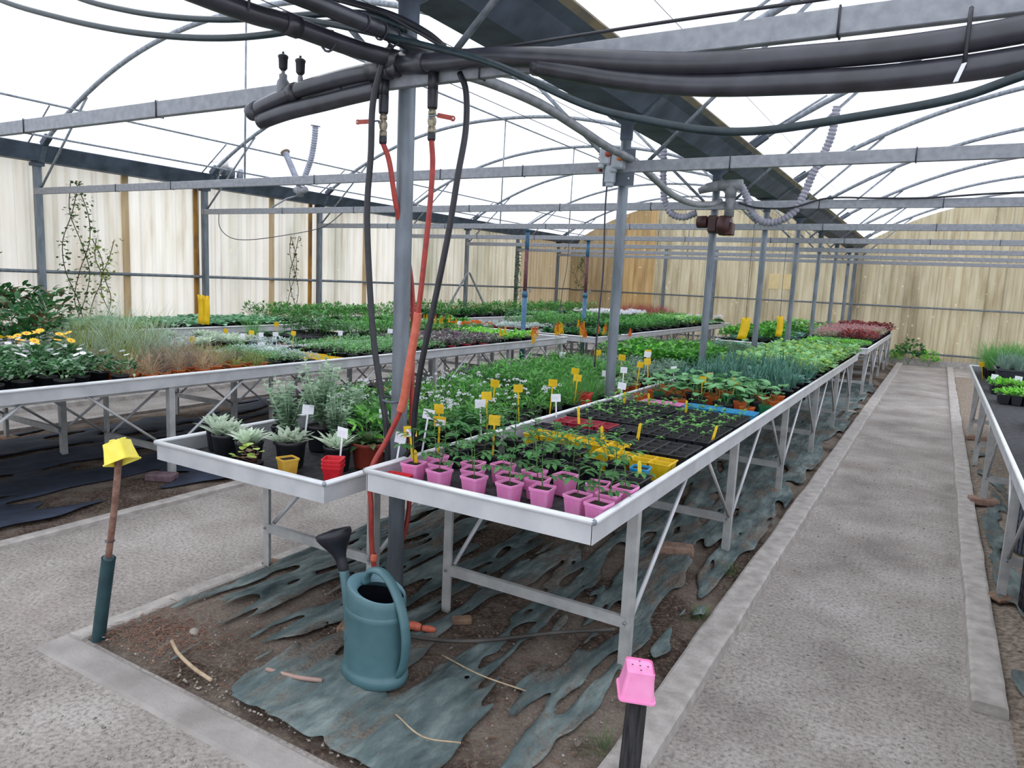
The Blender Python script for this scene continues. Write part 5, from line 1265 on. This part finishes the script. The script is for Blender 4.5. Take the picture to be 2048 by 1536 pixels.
bp = [(-1.86,2.70),(-1.76,2.78),(-1.63,2.74),(-1.53,2.84),(-1.84,2.86),(-1.40,2.78),(-1.29,2.76),(-1.28,2.90),(-1.18,2.98),(-1.88,3.02),(-1.76,3.06)]
for k, (x, y) in enumerate(sorted(bp)):
    place(P['tomato_black'][k % 4], x, y, Z2, 'black square pot with a tomato seedling behind the pink pots, %s from the left' % ordinal(k), 'black tomato pots behind the pink ones', U(.95,1.1), U(-.2,.2))
def empty_pot(label, x, y, z, w, h, m, n=1, rz=0, soil=True, cat='pot'):
    t = thing('plant_pot' if n == 1 else 'pot_stack', label, cat, (x,y,z), rz)
    for k in range(n):
        bm, mm = pot_square(w, h, m); o = bm.build('pot', mm if soil else [m, m], t); o.location = (0,0,k*.016)
        if k == n-1 and not soil:
            pass
    return t
empty_pot('sky blue square pot with soil among the black pots', -1.06, 2.97, Z2, .085, .08, M_blue, rz=.1)
empty_pot('ochre yellow square pot with bark chips on the silver plant bench', -2.50, 2.27, Z1, .085, .075, M_yelpot, rz=-.3)
def open_stack(label, x, y, z, w, h, m, n, rz):
    t = thing('pot_stack', label, 'pot stack', (x,y,z), rz)
    for k in range(n):
        b = MB(); b.sq([(0,0.002),(w*.36,.002),(w*.45,h*.86),(w*.49,h*.865),(w*.5,h*.985),(w*.49,h),(w*.46,h),(w*.44,h*.85),(w*.35,.006),(0,.006)],rc=.22,nx=4); o = b.build('square_pot', m, t); o.location = (0,0,k*.017)
open_stack('stack of three empty red square pots at the corner of the silver plant bench', -2.25, 2.305, Z1, .09, .075, M_redp, 3, .5)
open_stack('low red open tray in the left front corner of the pink pot bench', -1.862, 2.262, Z2-.02, .115, .068, M_redp, 1, .1)
# silver leaved bench front ----------------------------------------------------
for k, (x, y, s) in enumerate(((-3.11,2.37,1.0),(-2.95,2.29,1.05),(-2.76,2.27,1.0),(-2.59,2.37,1.1),(-2.385,2.47,1.0))):
    place(P['stachys'][k % 4], x, y, Z1, 'black pot of silver woolly leaves, %s from the left on the lower bench' % ordinal(k), 'black pots of silver leaves', s, k*1.3)
for k, (x, y, s) in enumerate(((-3.0,2.68,.95),(-2.86,2.60,1.05),(-2.72,2.70,1.35),(-2.58,2.66,.95),(-2.95,2.92,.9),(-2.75,2.96,.95))):
    place(P['heli'][k % 3], x, y, Z1, ['grey green round leaved shrub behind the second silver pot','grey green round leaved shrub behind the third silver pot','tallest grey green round leaved shrub, in the middle of its clump','grey green round leaved shrub beside the brown pot','leftmost back grey green round leaved shrub of the clump','grey green round leaved shrub at the back of the clump'][k], 'grey green shrubs', s)
t = thing('potted_plant', 'big brown pot with a dark wavy leaved plant beside the hoses', 'potted plant', (-2.31,2.60,Z1))
bm, mm = pot_round(.082,.125,M_terra); bm.build('pot', mm, t)
bm, mm = sp_rosette(26,.12,.045,'thyme',curl=.9,lo=.15,hi=1.3); o = bm.build('foliage', mm, t); o.location = (0,0,.105)
bm, mm = sp_bush(46,.09,.17,.06,.022,'lush','lance',m2='lime'); o = bm.build('shoots', mm, t); o.location = (0,0,.10)
t = thing('succulent_plant', 'trailing pinkish succulent with round yellow leaves hanging over the bench rim', 'potted plant', (-2.63,2.20,Z1))
bm, mm = pot_round(.035,.05,M_black); bm.build('pot', mm, t)
b = MB()
for k, (dx, dy, dz) in enumerate(((-.06,-.03,.05),(-.05,-.07,.03),(.03,-.06,.04),(.06,-.04,.07),(0,-.02,.09),(-.08,.0,.07))):
    stalk(b,(0,0,.04),(dx,dy,.05+dz),.003,1)
    for q in range(3): leaf(b,(dx*(.7+.15*q),dy*(.7+.15*q),.05+dz*(.6+.2*q)),U(0,6.28),U(-.2,.6),.035,.034,.3,.1,'round',3,m=0 if q else 2)
b.build('foliage', [LM['yelg'],LM['stemr'],LM['buff']], t)
for k, (x, y, s) in enumerate(((-2.45,2.82,1.1),(-2.62,2.90,1.05),(-2.33,2.86,1.15),(-2.50,3.02,1.2))):
    place(P['lush'][k % 3] if k % 2 else P['basil'][k % 3], x, y, Z1, ['leafy green plant left behind the brown pot','fine leaved green plant between shrubs and brown pot','fine leaved green plant right behind the brown pot','broad leaved green plant in the second row behind the brown pot'][k], 'greens behind the brown pot', s)
t = place(P['dahl'][0], -2.66, 3.12, Z1, 'brown green upright plant behind the grey green shrubs', None, .55)
# bench 1 masses
patch(P['cloverlike'], -2.33,-2.13, 2.75,3.35,.17,.15,Z1,'round leaved green plant beside the hose post on the lower bench','round leaved greens by the hose post')
patch(P['alyssum']+P['lush'][:1], -3.17,-2.13, 3.12,4.55,.17,.165,Z1,'green plant with tiny white flower heads, band behind the round leaved greens','white alyssum')
patch(P['lush'], -3.17,-2.36, 4.55,6.2,.165,.165,Z1,'feathery green plant in the band left of the grass clumps','feathery green plants',sc=(1,1.25))
patch(P['grassg'], -2.36,-2.13, 4.35,5.2,.12,.15,Z1,'thin bladed grass clump by the second post','grass clumps by the second post')
patch(P['bulbine'], -3.15,-2.6, 5.0,6.9,.25,.24,Z1,'tall orange or yellow flower spike plant among the feathery greens','flower spike plants')
patch(P['orangefl'], -2.36,-2.13, 5.25,6.1,.16,.15,Z1,'small orange flowered plant in an orange pot behind the second post','orange flowered plants')
patch(P['greyherb'], -3.17,-2.13, 6.2,7.3,.17,.16,Z1,'grey green herb in the band behind the feathery greens','grey green herbs')
patch(P['basil'], -3.17,-2.13, 7.3,8.7,.18,.17,Z1,'fresh green basil in the band left of the leeks','basil plants',sc=(1.1,1.35))
patch(P['thyme'], -3.17,-2.13, 8.7,10.2,.18,.17,Z1,'dark small leaved herb in the band under the hanging yellow card','dark small leaved herbs',sc=(1.1,1.4))
patch(P['cab']+P['squash'][2:3], -3.17,-2.13, 10.2,11.5,.19,.18,Z1,'blue green broad leaved plant at the far end of the lower bench','broad leaved plants at the bench end')
empty_pot('bright red square tub right of the second post', -2.185, 4.22+.55, Z1, .13, .14, M_redp, rz=.2)
# bench 2 rear
SQL = ['squash seedling in a plastic pot behind the blue trays','squash seedling in a plastic pot before the leeks']
patch(P['squash'], -1.90,-.97, 5.02,5.95,.16,.15,Z2,'broad leaved squash seedling in the band behind the blue trays','squash seedlings')
patch(P['leek']+P['cab'][:1], -1.90,-.97, 6.0,7.5,.155,.15,Z2,'blue green leek in the band between squash seedlings and pale greens','leeks',sc=(.9,1.15))
patch(P['pale'], -1.90,-.97, 7.5,11.2,.17,.17,Z2,'pale green leafy plant at the far end of the pink pot bench','pale leafy plants')
# bench 2b
patch(P['lime']+P['lowgreen'], -1.93,-.98, 12.68,13.9,.16,.16,Z2,'bright green small plant at the near edge of the end bench','green plants on the end bench')
patch(P['redleaf'], -1.5,-.98, 14.0,15.4,.18,.18,Z2,'dark red leaved plant on the end bench','red leaved plants',sc=(1.2,1.5))
patch(P['pinkgrey'], -1.93,-1.0, 15.4,17.4,.19,.2,Z2,'pale pink leaved plant on the end bench','pale pink plants',sc=(1.2,1.5))
patch(P['pinkgrey'], -1.93,-1.5, 14.0,15.4,.19,.2,Z2,'pale pink leaved plant on the end bench','pale pink plants',sc=(1.2,1.4))
patch(P['redleaf'], -1.93,-1.0, 17.4,19.2,.2,.2,Z2,'red leaved plant at the back edge of the end bench','back red leaved plants',sc=(1.3,1.7))
# bench 1b
patch(P['basil']+P['cab'], -3.15,-2.15, 12.3,15.5,.2,.2,.715,'green plant on the bench beyond the lower middle bench','greens on the far lower bench',sc=(1.1,1.4))
patch(P['purple']+P['pale']+P['cab'], -3.15,-2.15, 15.5,19.2,.22,.22,.715,'mixed plant at the far end of the lower bench row','mixed far plants',sc=(1.2,1.5))
# bench 3 -----------------------------------------------------------------------
patch(P['osteo'], -5.8,-4.84, 1.5,3.0,.19,.18,Z2,'white daisy plant on the near left bench','white daisies',sc=(1,1.2))
patch(P['osteoy'], -5.75,-5.35, 1.8,3.0,.21,.26,Z2,'yellow daisy plant among the white daisies','yellow daisies',sc=(1.1,1.3))
patch(P['fescue'], -5.8,-5.3, 2.95,3.7,.19,.18,Z2,'grey feathery grass clump behind the daisies','grey grass clumps',sc=(1.1,1.5))
patch(P['fescue'][:1]+P['carex'], -5.3,-4.84, 2.95,3.35,.15,.15,Z2,'wispy grass clump at the rim beside the daisies','wispy rim grasses',sc=(.9,1.1))
patch(P['carex'], -5.5,-4.84, 3.35,3.8,.16,.16,Z2,'brown sedge clump on the left bench','brown sedges',sc=(1,1.25))
patch(P['olive'], -5.8,-4.84, 3.85,4.3,.16,.16,Z2,'olive grass clump between the sedges and the silver mats','olive grasses',sc=(.9,1.15))
patch(P['lowgreen'], -5.8,-4.84, 4.3,4.68,.15,.14,Z2,'low green cushion plant before the silver mats','low cushions')
patch(P['ice'], -5.82,-5.65, 4.4,5.3,.14,.14,Z2,'silver mat plant behind the yellow trays','back silver mats')
patch(P['ice'], -5.6,-4.84, 4.46,4.75,.13,.13,Z2,'silver mat plant right before the yellow trays','silver mats',sc=(1.05,1.25))
patch(P['lowgreen'], -5.8,-4.84, 5.25,6.7,.155,.15,Z2,'low feathery green plant in the band behind the yellow trays','feathery carpet plants',sc=(1.0,1.25))
patch(P['purple'], -5.8,-4.84, 6.7,8.1,.16,.15,Z2,'purple leaved plant in the band seen right of the hoses','purple plants',sc=(1,1.2))
patch(P['lime'], -5.8,-4.84, 8.1,8.95,.16,.16,Z2,'light green plant near the empty end of the daisy bench','light greens',sc=(1,1.3))
# bench 4
patch(P['hosta']+P['dahl'][1:], -6.9,-6.02, 1.6,3.3,.25,.24,Z2,'dark wide leaved plant behind the daisies','dark wide leaved plants',sc=(.9,1.1))
patch(P['fescue'], -6.9,-6.02, 3.3,4.2,.2,.18,Z2,'tall grey grass in the second bench behind the sedges','tall grey grasses',sc=(1.2,1.6))
patch(P['ice']+P['stachys'][:1], -6.9,-6.02, 4.2,5.5,.17,.17,Z2,'silver plant on the second left bench among the labels','silver plants by the labels',sc=(1.0,1.2))
place(P['grassg'][0], -6.55,5.45,Z2,'tall upright green clump with buds before the cream wall',None,1.5)
cell_tray('black crate pots holding the glossy leaved plant on the second left bench', -6.72,-6.06,5.72,6.02,4,2,M_black,h=.13,cat='crate',name='pot_crate')
t = thing('glossy_plant','plant with large glossy dark leaves standing over the black crate','potted plant',(-6.42,5.66,Z2))
bm, mm = pot_round(.06,.1,M_black); bm.build('pot', mm, t)
b = MB()
for az, el, L in ((2.9,.9,.26),(.2,.9,.30),(4.4,1.1,.24),(1.4,1.2,.22)): leaf(b,(0,0,.09),az,el,L,.11,1.9,.12,'obov',6)
b.build('foliage', LM['dark'], t)
empty_pot('red tub right of the black crate on the second left bench', -6.15, 6.28, Z2, .16, .10, M_dred, soil=True)
patch(P['tomato_black'], -6.9,-6.25, 6.1,6.75,.13,.13,Z2,'leggy seedling in a black pot right behind the black crate','leggy seedlings',sc=(1.3,1.7))
patch(P['herb_tall'], -6.9,-6.02, 6.8,8.2,.2,.2,Z2,'tall feathery green on the second left bench behind the purple band','tall feathery greens',sc=(.75,1.0))
patch(P['yelflower'], -6.9,-6.02, 8.2,8.7,.2,.2,Z2,'yellow flowered plant on the second left bench','yellow flowered plants')
patch(P['redflower'], -6.9,-6.4, 8.7,9.1,.2,.2,Z2,'red flowered plant on the second left bench','red flowered plants')
patch(P['marigold'], -6.4,-6.02, 8.95,9.6,.16,.16,Z2,'orange marigold in the white tray near the far bench end','marigolds')
patch(P['basil'], -6.9,-6.4, 9.1,9.65,.19,.19,Z2,'green plant left of the marigolds','greens by the marigolds')
# wall bench
patch(P['dahl'], -9.3,-8.4, 2.4,4.5,.34,.34,Z2,'tall dark plant in front of the cream wall at the left edge','tall wall plants',sc=(.8,1.2))
patch(P['hosta'], -9.4,-8.4, 4.5,7.6,.22,.21,Z2,'wide leaved green plant below the yellow sticky pair','wide leaved wall row',sc=(1.0,1.2))
patch(P['herb_tall'], -9.4,-8.4, 7.6,10.4,.24,.23,Z2,'tall green plant along the middle of the cream wall','tall greens by the wall',sc=(.8,1.1))
patch(P['herb_tall']+P['redflower']+P['cloverlike'], -9.4,-8.4, 11.0,14.5,.26,.26,Z2,'tall green plant in the rear half of the wall bench','rear wall greens',sc=(1,1.3))
patch(P['herb_tall']+P['hosta'], -9.4,-8.4, 14.5,18.9,.28,.28,Z2,'green plant in the far corner of the wall bench','corner greens',sc=(1,1.2))
# far left benches
patch(P['primula'], -5.52,-4.54, 10.3,11.5,.22,.2,Z2,'big dark leaved plant at the near end of the far bench','big leaved plants',sc=(1.1,1.35))
patch(P['lush']+P['cloverlike'], -5.52,-4.54, 11.5,14.6,.2,.2,Z2,'bushy green plant in the middle of the far bench','bushy far greens',sc=(1.1,1.4))
patch(P['pale']+P['lush'], -5.52,-4.54, 14.6,16.5,.21,.21,Z2,'pale bushy plant at the far end of the far bench','pale far plants',sc=(1.2,1.5))
patch(P['whitefl'][:1]+P['lowgreen'], -5.52,-4.54, 16.5,18.2,.22,.22,Z2,'low plant with a few white flowers at the last bench end','low white flowered plants')
patch(P['silver'] if 'silver' in P else P['ice'], -6.8,-5.8, 10.3,11.2,.2,.2,Z2,'silver plant beside the nearer blue prop','silver plants by the prop',sc=(1.1,1.3))
patch(P['herb_tall']+P['lush'], -6.8,-5.8, 11.2,14.2,.22,.22,Z2,'bushy green plant around the farther blue prop','greens around the props',sc=(.8,1.0))
patch(P['whitefl'], -6.8,-5.8, 14.2,16.0,.19,.19,Z2,'white cyclamen before the brown back wall panel','white cyclamens',sc=(1.2,1.4))
patch(P['redspike'], -6.8,-5.8, 16.0,18.2,.2,.2,Z2,'red stemmed plant behind the white cyclamens','red stemmed plants',sc=(1,1.3))
# right bench
cell_tray('black seed tray of bright greens, rear one on the right bench', .50,1.10,8.35,8.75,6,4,M_black,h=.08,fill=0)
cell_tray('black seed tray of bright greens, front one on the right bench', .52,1.05,7.55,7.9,6,4,M_black,h=.08,fill=0)
patch(P['lime'], .52,1.08, 8.38,8.72,.11,.11,Z2-.0,'bright green seedling in the rear black tray of the right bench','seedlings in the rear right tray',sc=(.8,1.0))
patch(P['lime'], .54,1.03, 7.58,7.87,.11,.11,Z2-.0,'bright green seedling in the front black tray of the right bench','seedlings in the front right tray',sc=(.8,1.0))
t = thing('planter_tub','wide dark grey tub of grey lavender on the right bench','tub',(.98,9.30,Z2))
b = MB(); b.sq([(0,0),(.36,0),(.40,.17),(.42,.175),(.42,.19),(.40,.19),(.38,.14),(0,.14)],rc=.12,ky=.62); b.build('tub_wall', mat('tub_grey','23252d','33353d',rough=.5), t)
b = MB(); b.box((0,0,.145),(.7,.42,.02)); b.build('soil', M_soil, t)
patch(P['lavender'], .62,1.34, 9.1,9.5,.12,.12,Z2+.09,'grey lavender clump in the wide tub','lavender clumps',sc=(1.1,1.35))
patch(P['grassg'], .55,1.45, 9.75,10.75,.14,.14,Z2,'green grass clump at the far end of the right bench','right bench grasses',sc=(1.4,1.65))
cell_tray('black empty wire crate at the near part of the right bench', .58,1.2,4.6,5.3,4,4,M_black,h=.10,cat='crate',name='pot_crate')
cell_tray('black empty tray in the middle of the right bench', .62,1.2,6.0,6.5,6,4,M_black,h=.07,cat='seed tray')
# black woven baskets under the right bench
for (x, y, r, h, lab) in ((.64,4.42,.13,.52,'black woven basket standing under the front part of the right bench'),(.66,5.55,.10,.45,'grey round bin behind the woven basket under the right bench')):
    t = thing('woven_basket', lab, 'basket', (x,y,.02), world=False)
    b = MB(); prof = [(0,0),(r*.9,0)]
    k = 22
    for i in range(k): prof.append((r*(.92+.08*i/k)+(.004 if i % 2 else 0), .01+h*i/k))
    prof += [(r*1.06,h),(r*1.06,h+.012),(r*.98,h+.012)]
    b.lathe(prof, n=24); b.build('basket_wall', M_black if x < .65 else M_plate, t)
    b = MB()
    for j in range(24):
        a = 2*PI*j/24; b.tube([(r*.93*math.cos(a),r*.93*math.sin(a),.01),(r*1.03*math.cos(a),r*1.03*math.sin(a),h)],.004,5)
    b.build('upright_weave', M_wire, t)

# ------------------------------------------------------------------ labels
def tag_label(x, y, z, zb, m, label, w=.05, h=.042, slim=False, pic=None, rz=None, tilt=None, scrib=True):
    rz = U(-.35,.55)+.35 if rz is None else rz
    tilt = U(-.12,.12) if tilt is None else tilt
    t = thing('plant_label', label, 'plant label', (x,y,zb), rz); t.rotation_euler = (U(-.15,.1),tilt,rz)
    H = z-zb
    b = MB()
    if slim:
        b.box((0,0,H/2),(.016,.0015,H+.05),m=0); b.add([(-.008,-.0008,H+.024),(.008,-.0008,H+.024),(.008,.0008,H+.024),(-.008,.0008,H+.024),(0,0,H+.034)],[(0,1,4),(1,2,4),(2,3,4),(3,0,4)],0,False)
        b.build('stick', m, t)
    else:
        b.box((0,0,H/2-.01),(.009,.0016,H),m=0); b.build('stick', m, t)
        b = MB(); b.box((0,0,H+.004),(w,.0018,h),bev=.0006); pl = b.build('plate', m, t)
        if pic:
            b = MB(); b.box((.004,-.0014,H-.002),(w*.72,.0006,h*.66)); b.box((.008,-.0018,H+.004),(w*.4,.0003,.0015),m=1); b.box((.008,-.0018,H-.002),(w*.38,.0003,.0015),m=1)
            b.disc(.006,(-.012,-.0018,H-.002),10,2,mat=Matrix.Rotation(PI/2,3,'X')); b.build('printed_picture', [M_white, M_wire, M_dred], pl)
        elif scrib:
            b = MB(); mm = M_wire
            for q in range(2):
                xs_ = -w*.32
                while xs_ < w*.28:
                    L = U(.003,.008); b.box((xs_+L/2,-.0013,H+.009-.010*q),(L,.0004,.0012)); xs_ += L+.003
            b.build('handwriting', mat('faded_ink','b4b0bc','c6c3cc') if m is M_white else mat('faded_ink_yellow','b08a10','c49a14'), pl)
Y, Wh = M_yel, M_white
LB = [(-1.905,2.43,.93,.80,Y,'yellow label with a red fruit picture in the second pink pot row',1),(-1.915,2.63,.945,.80,Y,'yellow label with a red fruit picture behind the left pink pots',1),
 (-1.71,2.78,.955,.80,Y,'yellow plain label standing among the black tomato pots',0),(-2.075,2.86,.95,.72,Y,'yellow label with faded print behind the two picture labels',0),
 (-1.985,2.40,.895,.70,Wh,'tilted white label at the gap between the two front benches',0),(-2.125,2.78,.93,.72,Wh,'white label just right of the hose post foot',0),
 (-2.36,2.78,.90,.74,Wh,'white label tilted beside the brown pot',0),(-2.30,2.40,.875,.76,Wh,'white label with pale writing in the rightmost silver pot',0),(-2.72,2.58,.90,.75,Wh,'white label half hidden in the grey green shrubs',0),
 (-2.11,3.30,.92,.72,Wh,'white label in front of the alyssum, beside a yellow one',0),(-2.12,3.38,.95,.72,Y,'yellow label right behind a white one at the alyssum edge',0),(-2.36,3.80,.96,.72,Y,'yellow label rising from the middle of the alyssum',0),
 (-2.14,3.77,.95,.72,Y,'yellow label on a long stick before the white alyssum heads',0),(-2.135,4.16,.95,.72,Y,'yellow label with a small dark picture at the alyssum end',0),(-1.94,3.87,.905,.80,Wh,'white label at the left rim before the dark red tray',0),
 (-1.88,4.73,.90,.80,Wh,'small white label at the left rim near the second post',0),(-2.29,4.79,.96,.74,Y,'yellow flag label near the grass clumps, red flower below it',0),(-2.16,4.58,.94,.74,Y,'bent yellow label in the grass clumps',0),
 (-2.13,5.40,.93,.74,Wh,'white label right of the second post among the orange flowers',0),(-2.14,5.08,.93,.74,Wh,'white label hugging the second post',0),(-1.86,5.87,.93,.80,Wh,'white label at the left rim of the squash band',0),
 (-2.42,6.69,.95,.74,Wh,'white label before the grey green herbs',0),(-2.41,6.79,.96,.74,Y,'yellow label behind a white one in the grey herbs',0),(-2.15,6.06,.95,.74,Y,'yellow label at the right edge of the grey herbs',0),(-2.14,5.74,.95,.74,Y,'yellow label behind the orange flowered pots',0),
 (-2.80,6.39,.95,.74,Y,'yellow label left of the second post top of the greens',0),(-2.51,6.27,.94,.74,Y,'tilted yellow label amid the flower spikes',0),(-3.0,6.05,.93,.74,Wh,'white label at the left rim by the flower spikes',0),
 (-1.48,5.37,.93,.80,Y,'yellow label in the centre of the squash seedlings',0),(-1.50,5.66,.93,.80,mat('buff_plastic','c8b070','d8c488'),'pale buff label in the rear squash seedlings',0),(-1.30,5.58,.92,.80,Y,'broad yellow label on the right of the squash seedlings',0),(-2.24,7.98,.95,.74,Y,'yellow label before the leeks at the third post',0),
 (-6.62,5.12,.92,.79,Y,'yellow label left in the row before the cream wall',0),(-6.14,4.38,.90,.79,Y,'thin yellow label by the olive grasses',0),(-6.32,5.21,.92,.79,Y,'yellow label beside the tall upright clump',0),(-6.95,6.15,.94,.79,Y,'orange yellow label behind the glossy leaves',0),(-6.06,5.56,.92,.79,Y,'narrow yellow label left of the black crate',0),
 (-6.06,4.88,.92,.79,Wh,'white label left of the yellow one by the upright clump',0),(-6.05,5.13,.92,.79,Wh,'white label in the middle of the label row',0),(-6.04,5.33,.92,.79,Wh,'white label left of the narrow yellow one',0),(-5.55,4.72,.88,.79,Wh,'low white label among the silver mats',0),
 (-6.70,6.55,.99,.79,Wh,'white label with writing above the black crate',0),(-5.99,6.22,.90,.79,Wh,'white label right of the red tub',0),(-6.45,6.88,.92,.79,Wh,'tilted white label in the feathery greens',0),(-5.93,7.03,.90,.79,Wh,'white label at the rim left of the hose post',0),(-6.25,9.0,.93,.79,Wh,'white label right of the hoses before the red flowers',0),
 (.53,8.55,.875,.78,Wh,'left white label in the rear black tray of the right bench',0),(.72,8.58,.875,.78,Wh,'second white label in the rear black tray of the right bench',0),(.50,9.85,.90,.74,Y,'yellow label at the far left corner of the right bench',0)]
for (x,y,z,zb,m,lab,pic) in LB: tag_label(x,y,z,zb,m,lab,pic=pic, w=.058 if y < 6 else .064, h=.048 if y < 6 else .056)
SL = [(-1.72,3.73,.90,'yellow stick label in the dark red tray'),(-1.65,4.70,.88,'yellow stick label by the pink tray'),(-1.80,4.62,.88,'slim ochre stick label left of the pink tray'),(-1.43,3.40,.88,'yellow stick label between the yellow and black trays'),(-1.30,3.56,.89,'thin yellow stick label right of the dark red tray'),(-1.33,3.20,.88,'thin yellow stick where the two yellow trays meet'),(-.985,3.86,.88,'yellow stick label leaning at the right rim'),(-1.36,4.60,.88,'small yellow stick label before the blue tray'),(-1.02,2.86,.87,'pale yellow stick label beside the blue pot'),(-1.86,2.40,.865,'yellow stick in the leftmost front pink pot')]
for (x,y,z,lab) in SL: tag_label(x,y,z-.03,.79,M_yell if 'pale' in lab else Y,lab,slim=True,tilt=.3 if 'leaning' in lab else None)

# ------------------------------------------------------------------ climbers on the walls, weeds
def climber(label, x, y, h, wy, m, n, alongx=False, z0=.3):
    t = thing('wall_climber', label, 'climbing plant', (x,y,0), world=False)
    b = MB()
    for s in range(3):
        oy = U(-wy,wy)*.5; pts = [(0 if not alongx else oy, oy if not alongx else 0, z0)]
        for k in range(1,7):
            d = oy+wy*.35*math.sin(k*1.3+s*2); pts.append((.02 if not alongx else d, d if not alongx else -.02, z0+(h-z0)*k/6))
        c = catmull(pts, 4); b.tube(c, .006, 5, 1)
        for k in range(n//3):
            p = R.choice(c); q = V(p)+V((U(-.0,.05) if not alongx else U(-wy,wy)*.25, R.gauss(0,.045) if not alongx else U(-.09,0), U(-.04,.04)))
            leaf(b,q,U(0,6.28),U(-1.0,.4),U(.03,.055),U(.025,.042),.5,.15,'heart',3)
    b.build('foliage', [LM[m], LM['brown']], t)
climber('climbing vine on the cream wall beside the nearest stanchion', -9.96, 5.3, 2.6, .35, 'thyme', 520)
climber('climbing vine on the cream wall at the left edge', -9.96, 4.35, 2.0, .5, 'thyme', 330)
climber('smaller vine on the cream wall right of the nearest stanchion', -9.96, 5.75, 1.9, .3, 'olive', 340)
climber('thin dry vine on the cream wall at the water stain', -9.96, 9.2, 2.2, .3, 'brown', 130)
climber('ivy column at the far end of the cream wall', -9.93, 17.0, 2.6, .25, 'dark', 420)
climber('ivy tuft at the far corner by the brown panels', -9.55, 20.38, 2.6, .35, 'dark', 160, alongx=True, z0=1.5)
for (x, y, s, lab) in ((-.55,20.2,2.0,'tall weed against the tan back wall at the path end'),(-.1,20.25,1.3,'bright weed against the tan back wall at the path end'),(-.9,20.25,1.1,'low weed at the back wall next to the end bench')):
    bm, mm = sp_bush(150,.16,.3,.07,.03,'dark' if s > 1.5 else 'lime','lance',m2='lush'); o = bm.build('weed', mm); o.location = (x,y,.01); o.scale = (s,.7,s); tag(o, lab, 'weed')
for (x, y, lab) in ((-.86,4.02,'grass tuft growing at the kerb beside the second bench leg'),(-.84,3.35,'grass tuft growing at the kerb left of the path'),(-.83,2.15,'grass tuft at the kerb next to the black post'),(-.60,2.02,'small weed tuft on the path side of the kerb')):
    bm, mm = sp_blades(60,.075,.003,.6,.8,'thyme',.06,1.3); o = bm.build('grass_tuft', mm); o.location = (x,y,.02); tag(o, lab, 'weed')
# remove the patterns the copies were taken from
for t in PROTO:
    for c in list(t.children): bpy.data.objects.remove(c)
    bpy.data.objects.remove(t)
